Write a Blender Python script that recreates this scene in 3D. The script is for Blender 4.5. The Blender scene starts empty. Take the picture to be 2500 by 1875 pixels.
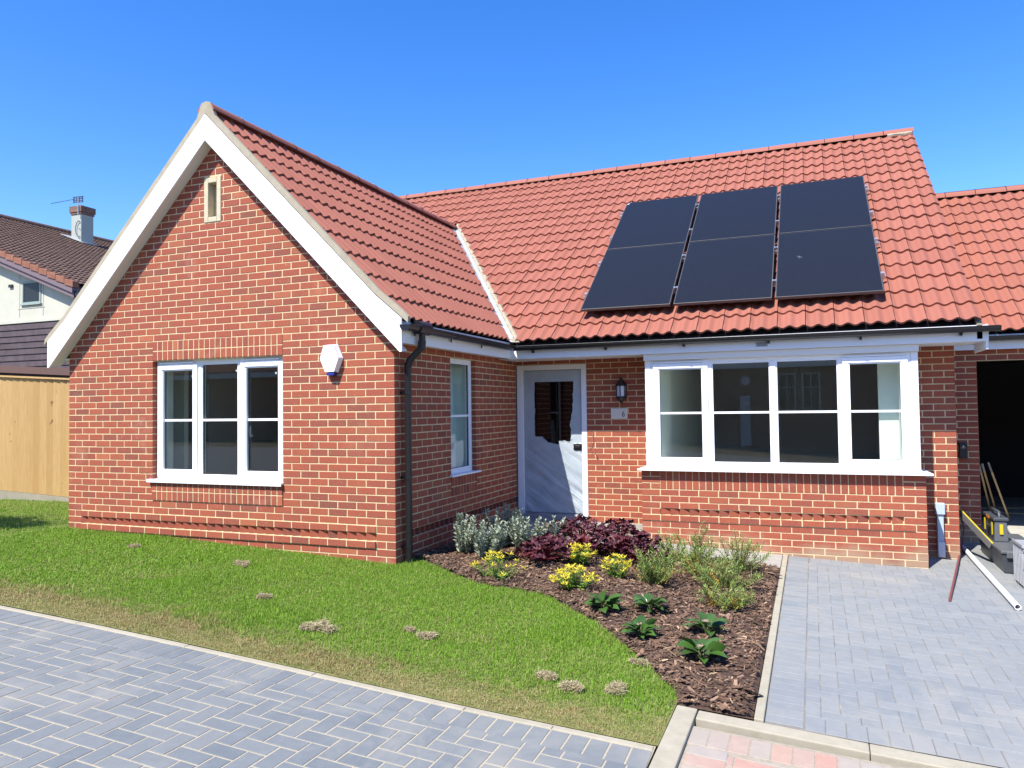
import bpy, math, random
import numpy as np
from mathutils import Vector, Matrix
random.seed(7); rng = np.random.default_rng(7)
S = bpy.context.scene
COL = S.collection
R = math.radians

# ------------------------------------------------------------------ camera, world, sun, exposure
cam_d = bpy.data.cameras.new('camera'); cam = bpy.data.objects.new('camera', cam_d); COL.objects.link(cam)
def _axes(yaw, pitch, roll):
    cy, sy, cp, sp = math.cos(yaw), math.sin(yaw), math.cos(pitch), math.sin(pitch)
    f = Vector((-sy*cp, cy*cp, sp)); r = Vector((cy, sy, 0)); u = r.cross(f)
    return r*math.cos(roll)+u*math.sin(roll), -r*math.sin(roll)+u*math.cos(roll), f
_r, _u, _f = _axes(.3803, .0318, -.0131)
cam.matrix_world = Matrix(((_r.x, _u.x, -_f.x, 3.7998), (_r.y, _u.y, -_f.y, -6.4041), (_r.z, _u.z, -_f.z, 1.2551), (0, 0, 0, 1)))
cam_d.sensor_width = 36; cam_d.lens = 1834.36/2500*36
cam_d.clip_start = .05; cam_d.clip_end = 2000
S.camera = cam
SUN = Vector((-.24, -.69, 1)).normalized()
W = bpy.data.worlds.new('World'); S.world = W; W.use_nodes = True
nt = W.node_tree; nt.nodes.clear()
sky = nt.nodes.new('ShaderNodeTexSky'); sky.sky_type = 'NISHITA'; sky.sun_disc = False
sky.sun_elevation = math.asin(SUN.z); sky.sun_rotation = math.atan2(SUN.x, SUN.y)
sky.altitude = 0; sky.air_density = 1.0; sky.dust_density = .35; sky.ozone_density = 3.5
hsv = nt.nodes.new('ShaderNodeHueSaturation'); hsv.inputs['Saturation'].default_value = 1.34; hsv.inputs['Hue'].default_value = .513; hsv.inputs['Value'].default_value = 1.0
bg = nt.nodes.new('ShaderNodeBackground'); bg.inputs['Strength'].default_value = .15
wo = nt.nodes.new('ShaderNodeOutputWorld')
nt.links.new(sky.outputs[0], hsv.inputs['Color']); nt.links.new(hsv.outputs[0], bg.inputs['Color']); nt.links.new(bg.outputs[0], wo.inputs['Surface'])
sd = bpy.data.lights.new('sun', 'SUN'); sd.energy = 4.6; sd.angle = R(.5); sd.color = (1, .955, .87)
so = bpy.data.objects.new('sun', sd); COL.objects.link(so); so.rotation_euler = (-SUN).to_track_quat('-Z', 'Y').to_euler(); so.location = (-8, -20, 30)
S.view_settings.view_transform = 'Standard'; S.view_settings.look = 'None'; S.view_settings.exposure = .92; S.view_settings.gamma = 1
S.render.engine = 'CYCLES'
S.cycles.max_bounces = 8; S.cycles.transparent_max_bounces = 12; S.cycles.glossy_bounces = 4; S.cycles.diffuse_bounces = 4
S.cycles.caustics_reflective = False; S.cycles.caustics_refractive = False

# ------------------------------------------------------------------ helpers
def prop(o, label=None, cat=None, group=None, kind=None):
    if label: o['label'] = label
    if cat: o['category'] = cat
    if group: o['group'] = group
    if kind: o['kind'] = kind
    return o
def thing(name, label, cat, loc=(0, 0, 0), group=None, rz=0):
    o = bpy.data.objects.new(name, None); COL.objects.link(o); o.location = loc; o.rotation_euler = (0, 0, rz)
    o.empty_display_size = .2
    return prop(o, label, cat, group)
class MB:
    def __init__(s): s.v = []; s.f = []; s.m = []; s.sm = []
    def add(s, vs, fs, mat=0, smooth=False):
        b = len(s.v); s.v += [tuple(p) for p in vs]
        for f in fs: s.f.append(tuple(b+i for i in f)); s.m.append(mat); s.sm.append(smooth)
    def box(s, a, b, mat=0):
        x0, y0, z0 = a; x1, y1, z1 = b
        s.add([(x0,y0,z0),(x1,y0,z0),(x1,y1,z0),(x0,y1,z0),(x0,y0,z1),(x1,y0,z1),(x1,y1,z1),(x0,y1,z1)],
              [(0,3,2,1),(4,5,6,7),(0,1,5,4),(1,2,6,5),(2,3,7,6),(3,0,4,7)], mat)
    def hexa(s, p, mat=0, smooth=False):   # 8 pts: 4 front ccw seen from the front, 4 back
        s.add(p, [(0,1,2,3),(7,6,5,4),(1,0,4,5),(2,1,5,6),(3,2,6,7),(0,3,7,4)], mat, smooth)
    def prism(s, poly, ext, mat=0, smooth=False):  # poly: list of Vector, extruded by ext
        n = len(poly); e = Vector(ext)
        vs = [Vector(p) for p in poly]+[Vector(p)+e for p in poly]
        s.add(vs, [tuple(range(n)), tuple(reversed(range(n, 2*n)))]+[(( i+1) % n, i, i+n, (i+1) % n+n) for i in range(n)], mat, smooth)
    def tube(s, path, r, n=12, mat=0, cap=True, smooth=True):
        path = [Vector(p) for p in path]; rs = r if isinstance(r, (list, tuple)) else [r]*len(path)
        rings = []; up = None
        for i, p in enumerate(path):
            a = path[max(i-1, 0)]; b = path[min(i+1, len(path)-1)]; t = (b-a).normalized()
            if up is None: up = Vector((0, 0, 1)) if abs(t.z) < .9 else Vector((1, 0, 0))
            x = t.cross(up).normalized(); y = x.cross(t).normalized(); up = y
            k = 1.0
            if 0 < i < len(path)-1:
                c = (p-a).normalized().dot((b-p).normalized()); k = 1/max(.5, math.sqrt((1+c)/2))
            rings.append([p+(x*math.cos(q)+y*math.sin(q))*rs[i]*k for q in [2*math.pi*j/n for j in range(n)]])
        vs = [q for rg in rings for q in rg]; fs = []
        for i in range(len(rings)-1):
            for j in range(n): fs.append((i*n+j, i*n+(j+1) % n, (i+1)*n+(j+1) % n, (i+1)*n+j))
        s.add(vs, fs, mat, smooth)
        if cap: s.add(rings[0], [tuple(reversed(range(n)))], mat); s.add(rings[-1], [tuple(range(n))], mat)
    def lathe(s, prof, c, n=16, mat=0, smooth=True):  # prof: (r,z)
        vs = []; fs = []
        for r, z in prof:
            for j in range(n): q = 2*math.pi*j/n; vs.append((c[0]+r*math.cos(q), c[1]+r*math.sin(q), c[2]+z))
        for i in range(len(prof)-1):
            for j in range(n): fs.append((i*n+j, i*n+(j+1) % n, (i+1)*n+(j+1) % n, (i+1)*n+j))
        s.add(vs, fs, mat, smooth)
    def build(s, name, mats, parent=None, bevel=0):
        me = bpy.data.meshes.new(name); me.from_pydata(s.v, [], s.f)
        if not isinstance(mats, (list, tuple)): mats = [mats]
        for m in mats: me.materials.append(m)
        me.polygons.foreach_set('material_index', s.m); me.polygons.foreach_set('use_smooth', s.sm); me.update()
        o = bpy.data.objects.new(name, me); COL.objects.link(o)
        if parent:
            o.parent = parent
            # verts are written in world space: cancel the parents' offset
            M = Matrix.Identity(4); p = parent
            while p: M = p.matrix_basis @ M; p = p.parent
            o.matrix_basis = M.inverted()
        if bevel:
            b = o.modifiers.new('bevel', 'BEVEL'); b.width = bevel; b.segments = 2; b.limit_method = 'ANGLE'; b.angle_limit = R(40)
        return o
def npmesh(name, V, F, mats, parent=None, mi=None, smooth=False, attr=None):
    me = bpy.data.meshes.new(name); V = np.asarray(V, dtype=np.float32); F = np.asarray(F, dtype=np.int32)
    me.vertices.add(len(V)); me.vertices.foreach_set('co', V.ravel())
    k = F.shape[1]; me.loops.add(F.size); me.loops.foreach_set('vertex_index', F.ravel())
    me.polygons.add(len(F)); me.polygons.foreach_set('loop_start', np.arange(len(F), dtype=np.int32)*k)
    me.polygons.foreach_set('loop_total', np.full(len(F), k, dtype=np.int32))
    if mi is not None: me.polygons.foreach_set('material_index', np.asarray(mi, dtype=np.int32))
    me.polygons.foreach_set('use_smooth', np.full(len(F), smooth, dtype=bool))
    me.update(calc_edges=True); me.validate()
    for m in (mats if isinstance(mats, (list, tuple)) else [mats]): me.materials.append(m)
    o = bpy.data.objects.new(name, me); COL.objects.link(o)
    if parent:
        o.parent = parent; M = Matrix.Identity(4); p = parent
        while p: M = p.matrix_basis @ M; p = p.parent
        o.matrix_basis = M.inverted()
    return o
def scatter(T, F, pos, ax, ay, az):
    """copies of template T (n,3): pos (m,3), axes (m,3)"""
    T = np.asarray(T, float); F = np.asarray(F); m = len(pos)
    V = pos[:, None, :]+T[None, :, 0:1]*ax[:, None, :]+T[None, :, 1:2]*ay[:, None, :]+T[None, :, 2:3]*az[:, None, :]
    FF = (F[None]+(np.arange(m)*len(T))[:, None, None]).reshape(-1, F.shape[1])
    return V.reshape(-1, 3), FF
def unit(a): return a/np.maximum(1e-9, np.linalg.norm(a, axis=-1, keepdims=True))

# ------------------------------------------------------------------ materials
def M(name, col, rough=.7, spec=.3, metal=0, **k):
    m = bpy.data.materials.new(name); m.use_nodes = True; b = m.node_tree.nodes['Principled BSDF']
    b.inputs['Base Color'].default_value = (*col, 1); b.inputs['Roughness'].default_value = rough
    b.inputs['Specular IOR Level'].default_value = spec; b.inputs['Metallic'].default_value = metal
    return m
class G:  # tiny node graph helper
    def __init__(s, m): s.m = m; s.t = m.node_tree; s.b = s.t.nodes['Principled BSDF']
    def n(s, typ, **k):
        o = s.t.nodes.new(typ)
        for a, v in k.items():
            if a.startswith('i_'): o.inputs[a[2:].replace('_', ' ')].default_value = v
            else: setattr(o, a, v)
        return o
    def l(s, a, b): s.t.links.new(a, b)
    def noise(s, scale, detail=4, rough=.6, vec=None, dist=0):
        o = s.n('ShaderNodeTexNoise'); o.inputs['Scale'].default_value = scale; o.inputs['Detail'].default_value = detail
        o.inputs['Roughness'].default_value = rough; o.inputs['Distortion'].default_value = dist
        if vec is not None: s.l(vec, o.inputs['Vector'])
        return o.outputs['Fac']
    def ramp(s, fac, stops, interp='LINEAR'):
        o = s.n('ShaderNodeValToRGB'); cr = o.color_ramp; cr.interpolation = interp
        while len(cr.elements) < len(stops): cr.elements.new(.5)
        for e, (p, c) in zip(cr.elements, stops): e.position = p; e.color = (*c, 1) if len(c) == 3 else c
        s.l(fac, o.inputs['Fac']); return o.outputs['Color']
    def mix(s, fac, a, b, typ='MIX'):
        o = s.n('ShaderNodeMix', data_type='RGBA', blend_type=typ)
        for sock, v in ((o.inputs[0], fac), (o.inputs[6], a), (o.inputs[7], b)):
            if hasattr(v, 'default_value') or hasattr(v, 'links'): s.l(v, sock)
            else: sock.default_value = v if not isinstance(v, tuple) else (*v, 1)[:4]
        return o.outputs[2]
    def math(s, op, a, b=0.0, clamp=False):
        o = s.n('ShaderNodeMath', operation=op, use_clamp=clamp)
        for sock, v in ((o.inputs[0], a), (o.inputs[1], b)):
            if hasattr(v, 'links'): s.l(v, sock)
            else: sock.default_value = v
        return o.outputs[0]
    def rnd(s): return s.n('ShaderNodeNewGeometry').outputs['Random Per Island']
    def pos(s): return s.n('ShaderNodeNewGeometry').outputs['Position']
    def xyz(s, v):
        o = s.n('ShaderNodeSeparateXYZ'); s.l(v, o.inputs[0]); return o.outputs
    def bump(s, h, strength=.3, dist=.01):
        o = s.n('ShaderNodeBump'); o.inputs['Strength'].default_value = strength; o.inputs['Distance'].default_value = dist
        s.l(h, o.inputs['Height']); s.l(o.outputs[0], s.b.inputs['Normal'])
    def base(s, c): s.l(c, s.b.inputs['Base Color'])

def mat_brick(name='brick', dirt=-.25):
    m = M(name, (.4, .1, .07), .85, .25); g = G(m); P = g.pos()
    base = g.ramp(g.rnd(), [(0, (.18,.053,.042)), (.12, (.25,.060,.042)), (.35, (.275,.062,.040)), (.6, (.298,.070,.042)), (.85, (.318,.083,.045)), (.93, (.18,.055,.043)), (.97, (.385,.118,.058)), (1, (.12,.046,.042))])
    n1 = g.noise(9, 4, .6, P); n2 = g.noise(70, 5, .7, P); n3 = g.noise(28, 3, .6, P, 1.2)
    c = g.mix(g.math('MULTIPLY', g.math('SUBTRACT', n1, .42, True), 1.1), base, (.225,.060,.040))
    c = g.mix(g.ramp(n2, [(.35, (0,0,0)), (.75, (.55,)*3)]), c, (.41,.145,.075))
    c = g.mix(g.ramp(n3, [(.66, (0,0,0)), (.75, (.5,)*3)]), c, (.48,.27,.2))
    c = g.mix(g.ramp(g.noise(1.7, 5, .65, P, .6), [(.60, (0,0,0)), (.78, (.28,)*3)]), c, (.50,.32,.24))
    c = g.mix(g.ramp(g.noise(2.3, 3, .6, P, .3), [(.25, (.35,)*3), (.42, (0,0,0))]), c, (.20,.06,.045))
    z = g.xyz(P)[2]
    d = g.math('MULTIPLY', g.math('ADD', g.math('MULTIPLY', g.math('SUBTRACT', dirt, z), 5.0), g.math('MULTIPLY', g.math('SUBTRACT', g.noise(3.0, 3, .6, P), .5), 2.6)), 1.0, True)
    c = g.mix(g.math('MULTIPLY', d, .72), c, (.36,.265,.175))
    g.base(c); g.bump(g.noise(120, 4, .7, P), .35, .004)
    return m
def mat_mortar():
    m = M('mortar', (.7,.55,.36), .95, .1); g = G(m); P = g.pos()
    g.base(g.ramp(g.noise(30, 5, .7, P), [(.25, (.52,.40,.23)), (.6, (.66,.52,.31)), (.8, (.74,.60,.39))])); g.bump(g.noise(200, 3, .6, P), .5, .004); return m
def mat_tile(name='roof_tile', c0=(.275,.094,.062), c1=(.312,.110,.073)):
    m = M(name, c0, .78, .3); g = G(m); P = g.pos()
    c = g.mix(g.rnd(), c0, c1)
    rr = g.n('ShaderNodeMath', operation='FRACT'); mm = g.math('MULTIPLY', g.rnd(), 17.3); g.l(mm, rr.inputs[0])
    c = g.mix(g.math('MULTIPLY', rr.outputs[0], .16), c, (.235,.085,.06))
    c = g.mix(g.ramp(g.noise(4, 4, .6, P), [(.4, (0,0,0)), (.8, (.35,)*3)]), c, (.26,.092,.065))
    c = g.mix(g.ramp(g.noise(160, 3, .7, P), [(.4, (0,0,0)), (.8, (.3,)*3)]), c, (.36,.155,.108))
    g.base(c); g.bump(g.noise(260, 3, .7, P), .35, .003); return m
def mat_noise(name, stops, scale=20, rough=.8, bump=.2, bs=150, spec=.3, detail=5, bd=.004):
    m = M(name, stops[0][1], rough, spec); g = G(m); P = g.pos()
    g.base(g.ramp(g.noise(scale, detail, .65, P), stops))
    if bump: g.bump(g.noise(bs, 3, .6, P), bump, bd)
    return m
def mat_paver(name, cols, tint, rough=.8):
    m = M(name, cols[0], rough, .25); g = G(m); P = g.pos()
    n = len(cols)-1; c = g.ramp(g.rnd(), [(i/n, cc) for i, cc in enumerate(cols)])
    c = g.mix(g.ramp(g.noise(1.3, 4, .6, P), [(.35, (0,0,0)), (.75, (.55,)*3)]), c, tint)
    c = g.mix(g.ramp(g.noise(14, 5, .7, P), [(.45, (0,0,0)), (.8, (.35,)*3)]), c, tuple(min(1, v*1.35) for v in tint))
    c = g.mix(g.ramp(g.noise(.9, 5, .7, P, 1.0), [(.50, (0,0,0)), (.72, (.40,)*3)]), c, (.36,.33,.27))
    c = g.mix(g.ramp(g.noise(55, 3, .7, P), [(.72, (0,0,0)), (.80, (.6,)*3)]), c, (.45,.43,.38))
    g.base(c); g.bump(g.noise(300, 3, .7, P), .3, .002); return m
def mat_leaf(name, c0, c1, rough=.5, trans=.25, spec=.4):
    m = M(name, c0, rough, spec); g = G(m)
    c = g.mix(g.rnd(), c0, c1); g.base(c)
    tr = g.n('ShaderNodeBsdfTranslucent'); g.l(c, tr.inputs['Color'])
    mx = g.n('ShaderNodeMixShader'); mx.inputs[0].default_value = trans
    g.l(g.b.outputs[0], mx.inputs[1]); g.l(tr.outputs[0], mx.inputs[2])
    g.l(mx.outputs[0], g.t.nodes['Material Output'].inputs['Surface']); return m
def mat_glass(name='window_glass', tint=(.86,.92,.89), ior=1.7, dust=.0):
    m = bpy.data.materials.new(name); m.use_nodes = True; t = m.node_tree; t.nodes.clear()
    o = t.nodes.new('ShaderNodeOutputMaterial'); tr = t.nodes.new('ShaderNodeBsdfTransparent'); tr.inputs[0].default_value = (*tint, 1)
    gl = t.nodes.new('ShaderNodeBsdfGlossy'); gl.inputs['Roughness'].default_value = .01; gl.inputs[0].default_value = (1, 1, 1, 1)
    fr = t.nodes.new('ShaderNodeLayerWeight'); fr.inputs[0].default_value = .5   # same from both sides
    pw = t.nodes.new('ShaderNodeMath'); pw.operation = 'POWER'; pw.inputs[1].default_value = 5; t.links.new(fr.outputs['Facing'], pw.inputs[0])
    ma = t.nodes.new('ShaderNodeMath'); ma.operation = 'MULTIPLY_ADD'; f0 = ((ior-1)/(ior+1))**2*1.3; ma.inputs[1].default_value = 1-f0; ma.inputs[2].default_value = f0; t.links.new(pw.outputs[0], ma.inputs[0])
    mx = t.nodes.new('ShaderNodeMixShader'); t.links.new(ma.outputs[0], mx.inputs[0]); t.links.new(tr.outputs[0], mx.inputs[1]); t.links.new(gl.outputs[0], mx.inputs[2])
    t.links.new(mx.outputs[0], o.inputs[0]); return m
BRICK = mat_brick(); MORTAR = mat_mortar()
TILE = mat_tile(); TILE2 = mat_tile('roof_tile_ridge', (.28,.10,.07), (.32,.12,.084))
FELT = M('roof_felt', (.02,.02,.025), .9)
UPVC = M('white_upvc', (.83,.84,.86), .3, .5)
BOARD = M('white_board', (.80,.81,.83), .42, .45)
SOFFIT = M('soffit_white', (.72,.70,.66), .6)
BLACK = M('black_plastic', (.012,.012,.014), .33, .5)
RUBBER = M('grey_gasket', (.05,.05,.055), .6)
GLASS = mat_glass(); DGLASS = mat_glass('door_glass', (.3,.27,.24), 1.6)
STONE = mat_noise('cast_stone', [(.3, (.46,.40,.27)), (.7, (.56,.49,.34))], 18)
VERGE = mat_noise('verge_mortar', [(.3, (.30,.26,.185)), (.7, (.37,.325,.24))], 12, .9, .3)
CONC = mat_noise('pale_concrete', [(.25, (.30,.27,.20)), (.55, (.36,.325,.245)), (.8, (.40,.365,.285))], 9, .9, .35)
SLAB = mat_noise('path_concrete', [(.25, (.28,.265,.235)), (.6, (.35,.335,.295)), (.85, (.39,.37,.33))], 7, .9, .3)
SAND = mat_noise('joint_sand', [(.3, (.33,.285,.20)), (.7, (.45,.39,.28))], 60, .95, .5)
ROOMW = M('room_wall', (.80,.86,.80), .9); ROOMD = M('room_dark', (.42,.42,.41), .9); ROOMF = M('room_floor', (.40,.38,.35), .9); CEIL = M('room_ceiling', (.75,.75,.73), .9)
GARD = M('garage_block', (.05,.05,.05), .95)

# ------------------------------------------------------------------ ground height
CO = (-0.26532132, -0.05095344, -0.00209036, -0.0029544, 0.002324, 0.00018293, 0.00038078, 5.808e-05, 3.329e-05)
def gz(x, y):
    x = np.clip(x, -11, 7.5); y = np.clip(y, -8, 6)
    return .06*np.clip((-6.5-x)/1.3, 0, 1)*np.clip((y+.8)/1.6, 0, 1)+CO[0]+CO[1]*x+CO[2]*y+CO[3]*x*x+CO[4]*x*y+CO[5]*y*y+CO[6]*x**3+CO[7]*x*x*y+CO[8]*x**4

# ------------------------------------------------------------------ brickwork
def clip_poly(poly, nx, nz, d):   # keep nx*u+nz*z <= d
    out = []
    for i in range(len(poly)):
        a, b = poly[i], poly[(i+1) % len(poly)]
        da = nx*a[0]+nz*a[1]-d; db = nx*b[0]+nz*b[1]-d
        if da <= 0: out.append(a)
        if (da < 0) != (db < 0) and abs(da-db) > 1e-9:
            t = da/(da-db); out.append((a[0]+(b[0]-a[0])*t, a[1]+(b[1]-a[1])*t))
    return out
class Wall:
    """brick face in the plane o + u*U + z, outward normal N"""
    def __init__(s, o, U, N): s.o = Vector(o); s.U = Vector(U); s.N = Vector(N); s.mb = MB()
    def P(s, u, z, out=0): p = s.o+s.U*u+s.N*out; return Vector((p.x, p.y, p.z+z))
    def brick(s, u0, u1, z0, z1, proud=0, depth=.1, clip=None):
        if u1-u0 < .012 or z1-z0 < .01: return
        j = lambda a=.0011: random.uniform(-a, a)
        poly = [(u0+j(), z0+j()), (u1+j(), z0+j()), (u1+j(), z1+j()), (u0+j(), z1+j())]
        if clip:
            for c in clip: poly = clip_poly(poly, *c)
            if len(poly) < 3: return
        cu = sum(p[0] for p in poly)/len(poly); cz = sum(p[1] for p in poly)/len(poly)
        ins = .0035; n = len(poly); fr = []
        tilt = random.uniform(-.0012, .0012)
        for (u, z) in poly:
            du, dz = cu-u, cz-z; l = math.hypot(du, dz); fr.append((u+du/l*ins*1.3, z+dz/l*ins*1.3))
        flip = s.U.cross(Vector((0, 0, 1))).dot(s.N) < 0
        V = [s.P(u, z, proud+tilt) for u, z in fr]+[s.P(u, z, proud-.0022) for u, z in poly]+[s.P(u, z, -depth) for u, z in poly]
        F = [tuple(range(n))]
        for i in range(n):
            k = (i+1) % n
            F += [(k, i, n+i, n+k), (n+k, n+i, 2*n+i, 2*n+k)]
        if flip: F = [tuple(reversed(f)) for f in F]
        s.mb.add(V, F, 0)
    def mortar(s, u0, u1, z0, z1, out=-.0035, depth=.1, clip=None):
        poly = [(u0, z0), (u1, z0), (u1, z1), (u0, z1)]
        if clip:
            for c in clip: poly = clip_poly(poly, *c)
        if len(poly) < 3: return
        flip = s.U.cross(Vector((0, 0, 1))).dot(s.N) < 0
        pts = [s.P(u, z, out) for u, z in poly]
        if flip: pts.reverse()
        s.mb.prism(pts, -s.N*(depth+out), 1)
    def bond(s, u0, u1, k0, k1, start, holes=(), clip=None, proud={}, skip={}, trim=None, trimL=None):
        U0, U1 = u0, u1
        """start(k)-> offset of a joint; holes (ua,ub,za,zb)"""
        for k in range(k0, k1+1):
            za = k*.075-.0315; zb = za+.063
            u1 = trim[1] if trim and k % 2 == trim[0] else U1
            u0 = trimL[1] if trimL and k % 2 == trimL[0] else U0
            off = start(k)
            i = math.floor((u0-off)/.225)-1
            while off+i*.225 < u1:
                a = off+i*.225; b = a+.2125; i += 1
                for h in holes:
                    if h[2] < zb-.02 and h[3] > za+.02:
                        if -.02 < a-h[1] < .02: a = h[1]
                        if -.02 < b-h[0] < .02: b = h[0]
                segs = [(max(a, u0), min(b, u1))]
                hs = [h for h in holes if h[2] < zb-.02 and h[3] > za+.02]
                if k in skip: hs = hs+[(skip[k][0], skip[k][1], -9, 9)]
                for h in hs:
                    ns = []
                    for (p, q) in segs:
                        if q <= h[0] or p >= h[1]: ns.append((p, q))
                        else:
                            if p < h[0]-.02: ns.append((p, h[0]-.0))
                            if q > h[1]+.02: ns.append((h[1]+.0, q))
                    segs = ns
                pr = 0
                if k in proud:
                    pa, pb, _v = proud[k]; ns = []
                    for (p, q) in segs:
                        if p < pa-.012 and q > pa+.012: ns += [(p, pa-.01), (pa, q)]
                        elif p < pb-.012 and q > pb+.012: ns += [(p, pb), (pb+.01, q)]
                        else: ns.append((p, q))
                    segs = ns
                for (p, q) in segs:
                    pr = 0
                    if k in proud:
                        pa, pb, pv = proud[k]
                        if (p+q)/2 > pa and (p+q)/2 < pb: pr = pv
                    s.brick(p, q, za, zb, pr, clip=clip)
    def soldiers(s, u0, u1, z0, z1, proud=0, pitch=.075):
        n = round((u1-u0+.01)/pitch); p = (u1-u0+.01)/n
        for i in range(n): s.brick(u0+i*p, u0+i*p+p-.01, z0, z1, proud)
    def teeth(s, u0, n, pitch=.1125, k=0):
        za = k*.075-.0325; zb = za+.065
        for i in range(n):
            a = u0+i*pitch; w = pitch-.004
            w = pitch-.009; q = [(a, 0.006), (a+w, -.030), (a+w, -.1), (a, -.1)]
            pts = [s.P(u, za, o) for u, o in q]
            if s.U.cross(s.N).z > 0: pts.reverse()
            s.mb.prism(pts, (0, 0, zb-za), 0)
    def build(s, name, parent): return s.mb.build(name, [BRICK, MORTAR], parent)

HOUSE = thing('brick_bungalow', 'new red brick bungalow with white framed windows and a steep front gable', 'house', (0, 0, -.3))
XC = -2.25
D1 = 3.253
# --- gable front wall
gw = Wall((0, 0, 0), (1, 0, 0), (0, -1, 0))
topR = (1, 1, 4.47+XC); topL = (-1, 1, 4.47-XC)
clipg = [topR, topL]
wh = (-3.155, -1.345, .2725, 2.0575)
gw.bond(-4.49, 0, -5, 60, lambda k: -4.49 if k % 2 == 0 else -4.49-.1125, trim=(1, -.1125), holes=[wh, (-2.402, -2.163, 3.3375, 3.84)], clip=clipg,
        proud={-1: (-4.2675, -.2225, .018), 1: (-4.2675, -.2225, .008)}, skip={0: (-4.275, -.215)})
gw.soldiers(-3.155, -1.345, 1.8425, 1.945, .003); gw.soldiers(-3.155, -1.345, 1.955, 2.0575, .003)
gw.soldiers(-3.155, -1.345, .3775, .4775, .012); gw.soldiers(-3.155, -1.345, .2675, .3675, .012)
gw.teeth(-4.27, 36)
Z0 = -.9
def mslab(w, u0, u1, z0, z1, clip=None, out=-.0035): w.mortar(u0, u1, z0, z1, out, .1, clip)
for (a, b, c, d) in [(-4.49, 0-.0035, Z0, -.0375), (-4.49, -4.2785, -.0375, .0375), (-.2165, -.0035, -.0375, .0375), (-4.49, -.0035, .0375, .4875),
                     (-4.49, -3.1585, .4875, 1.8375), (-1.3415, -.0035, .4875, 1.8375), (-4.49, -.0035, 1.8375, 3.34)]:
    mslab(gw, a, b, c, d, clipg)
mslab(gw, -4.2785, -.2165, -.0375, .0375, None, -.036)
mslab(gw, -4.49, -2.404, 3.34, 3.842, clipg); mslab(gw, -2.161, -.0035, 3.34, 3.842, clipg); mslab(gw, -4.49, -.0035, 3.842, 5, clipg)
for (a, b, c, d, o_) in [(-4.266, -.224, -.108, -.042, .0145), (-4.266, -.224, .042, .108, .0045), (-3.153, -1.347, .27, .476, .0085), (-3.153, -1.347, 1.845, 2.055, 0)]: mslab(gw, a, b, c, d, None, o_)
gw.build('wall', HOUSE)
# --- side wall facing the door path
sw = Wall((0, 0, 0), (0, 1, 0), (1, 0, 0))
sw.bond(.1125, 3.243, -5, 25, lambda k: .1125 if k % 2 == 0 else 0, holes=[(1.2275, 1.9025, .2725, 1.83)], skip={0: (.328, 3.3)}, trimL=(1, .225))
for k in range(-5, 26):
    if k % 2: sw.brick(0, .2135, k*.075-.032, k*.075+.032)
sw.soldiers(1.2275, 1.9025, .3775, .4775, .008); sw.soldiers(1.2275, 1.9025, .2675, .3675, .008)
sw.teeth(.34, 26)
for (a, b, c, d) in [(.1, 3.2495, Z0, -.0375), (.1, .3305, -.0375, .0375), (.1, 3.2495, .0375, .4875), (.1, 1.224, .4875, 1.8375), (1.906, 3.2495, .4875, 1.8375), (.1, 3.2495, 1.8375, 1.95)]:
    mslab(sw, a, b, c, d)
mslab(sw, .3305, 3.2495, -.0375, .0375, None, -.036)
mslab(sw, 1.229, 1.901, .27, .476, None, .0045)
sw.build('wall', HOUSE)
# --- door wall, pilaster and garage return
dw = Wall((0, D1, 0), (1, 0, 0), (0, -1, 0))
dw.bond(.004, 1.90, -5, 25, lambda k: -.005 if k % 2 == 0 else -.1175, holes=[(.004, 1.0075, -.6, 1.835)])
dw.bond(4.85, 5.285, -7, 25, lambda k: 5.285-.2135-.225*2 if k % 2 == 0 else 5.285-.2135-.225*2-.1125, trim=(1, 5.285-.1125))
for (a, b, c, d) in [(1.011, 1.88, Z0, 1.8375), (.0, 1.88, 1.8375, 1.95), (4.87, 5.2815, Z0, 1.95)]: mslab(dw, a, b, c, d)
mslab(dw, 1.88, 4.87, 1.85, 1.95)
dw.build('wall', HOUSE)
rw = Wall((5.285, D1, 0), (0, 1, 0), (1, 0, 0))
rw.bond(.1125, 1.2, -7, 25, lambda k: .1125 if k % 2 == 0 else 0, trimL=(1, .225))
for k in range(-7, 26):
    if k % 2: rw.brick(0, .2135, k*.075-.032, k*.075+.032)
mslab(rw, .1, 1.2, Z0, 1.95)
# upper gable above the garage roof and the rear shell of the house
rw.mb.prism([Vector((5.25, 2.9, 1.95)), Vector((5.25, 12.1, 1.95)), Vector((5.25, 7.48, 5.45))], (-.1, 0, 0), 0)
rw.build('wall', HOUSE)
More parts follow.
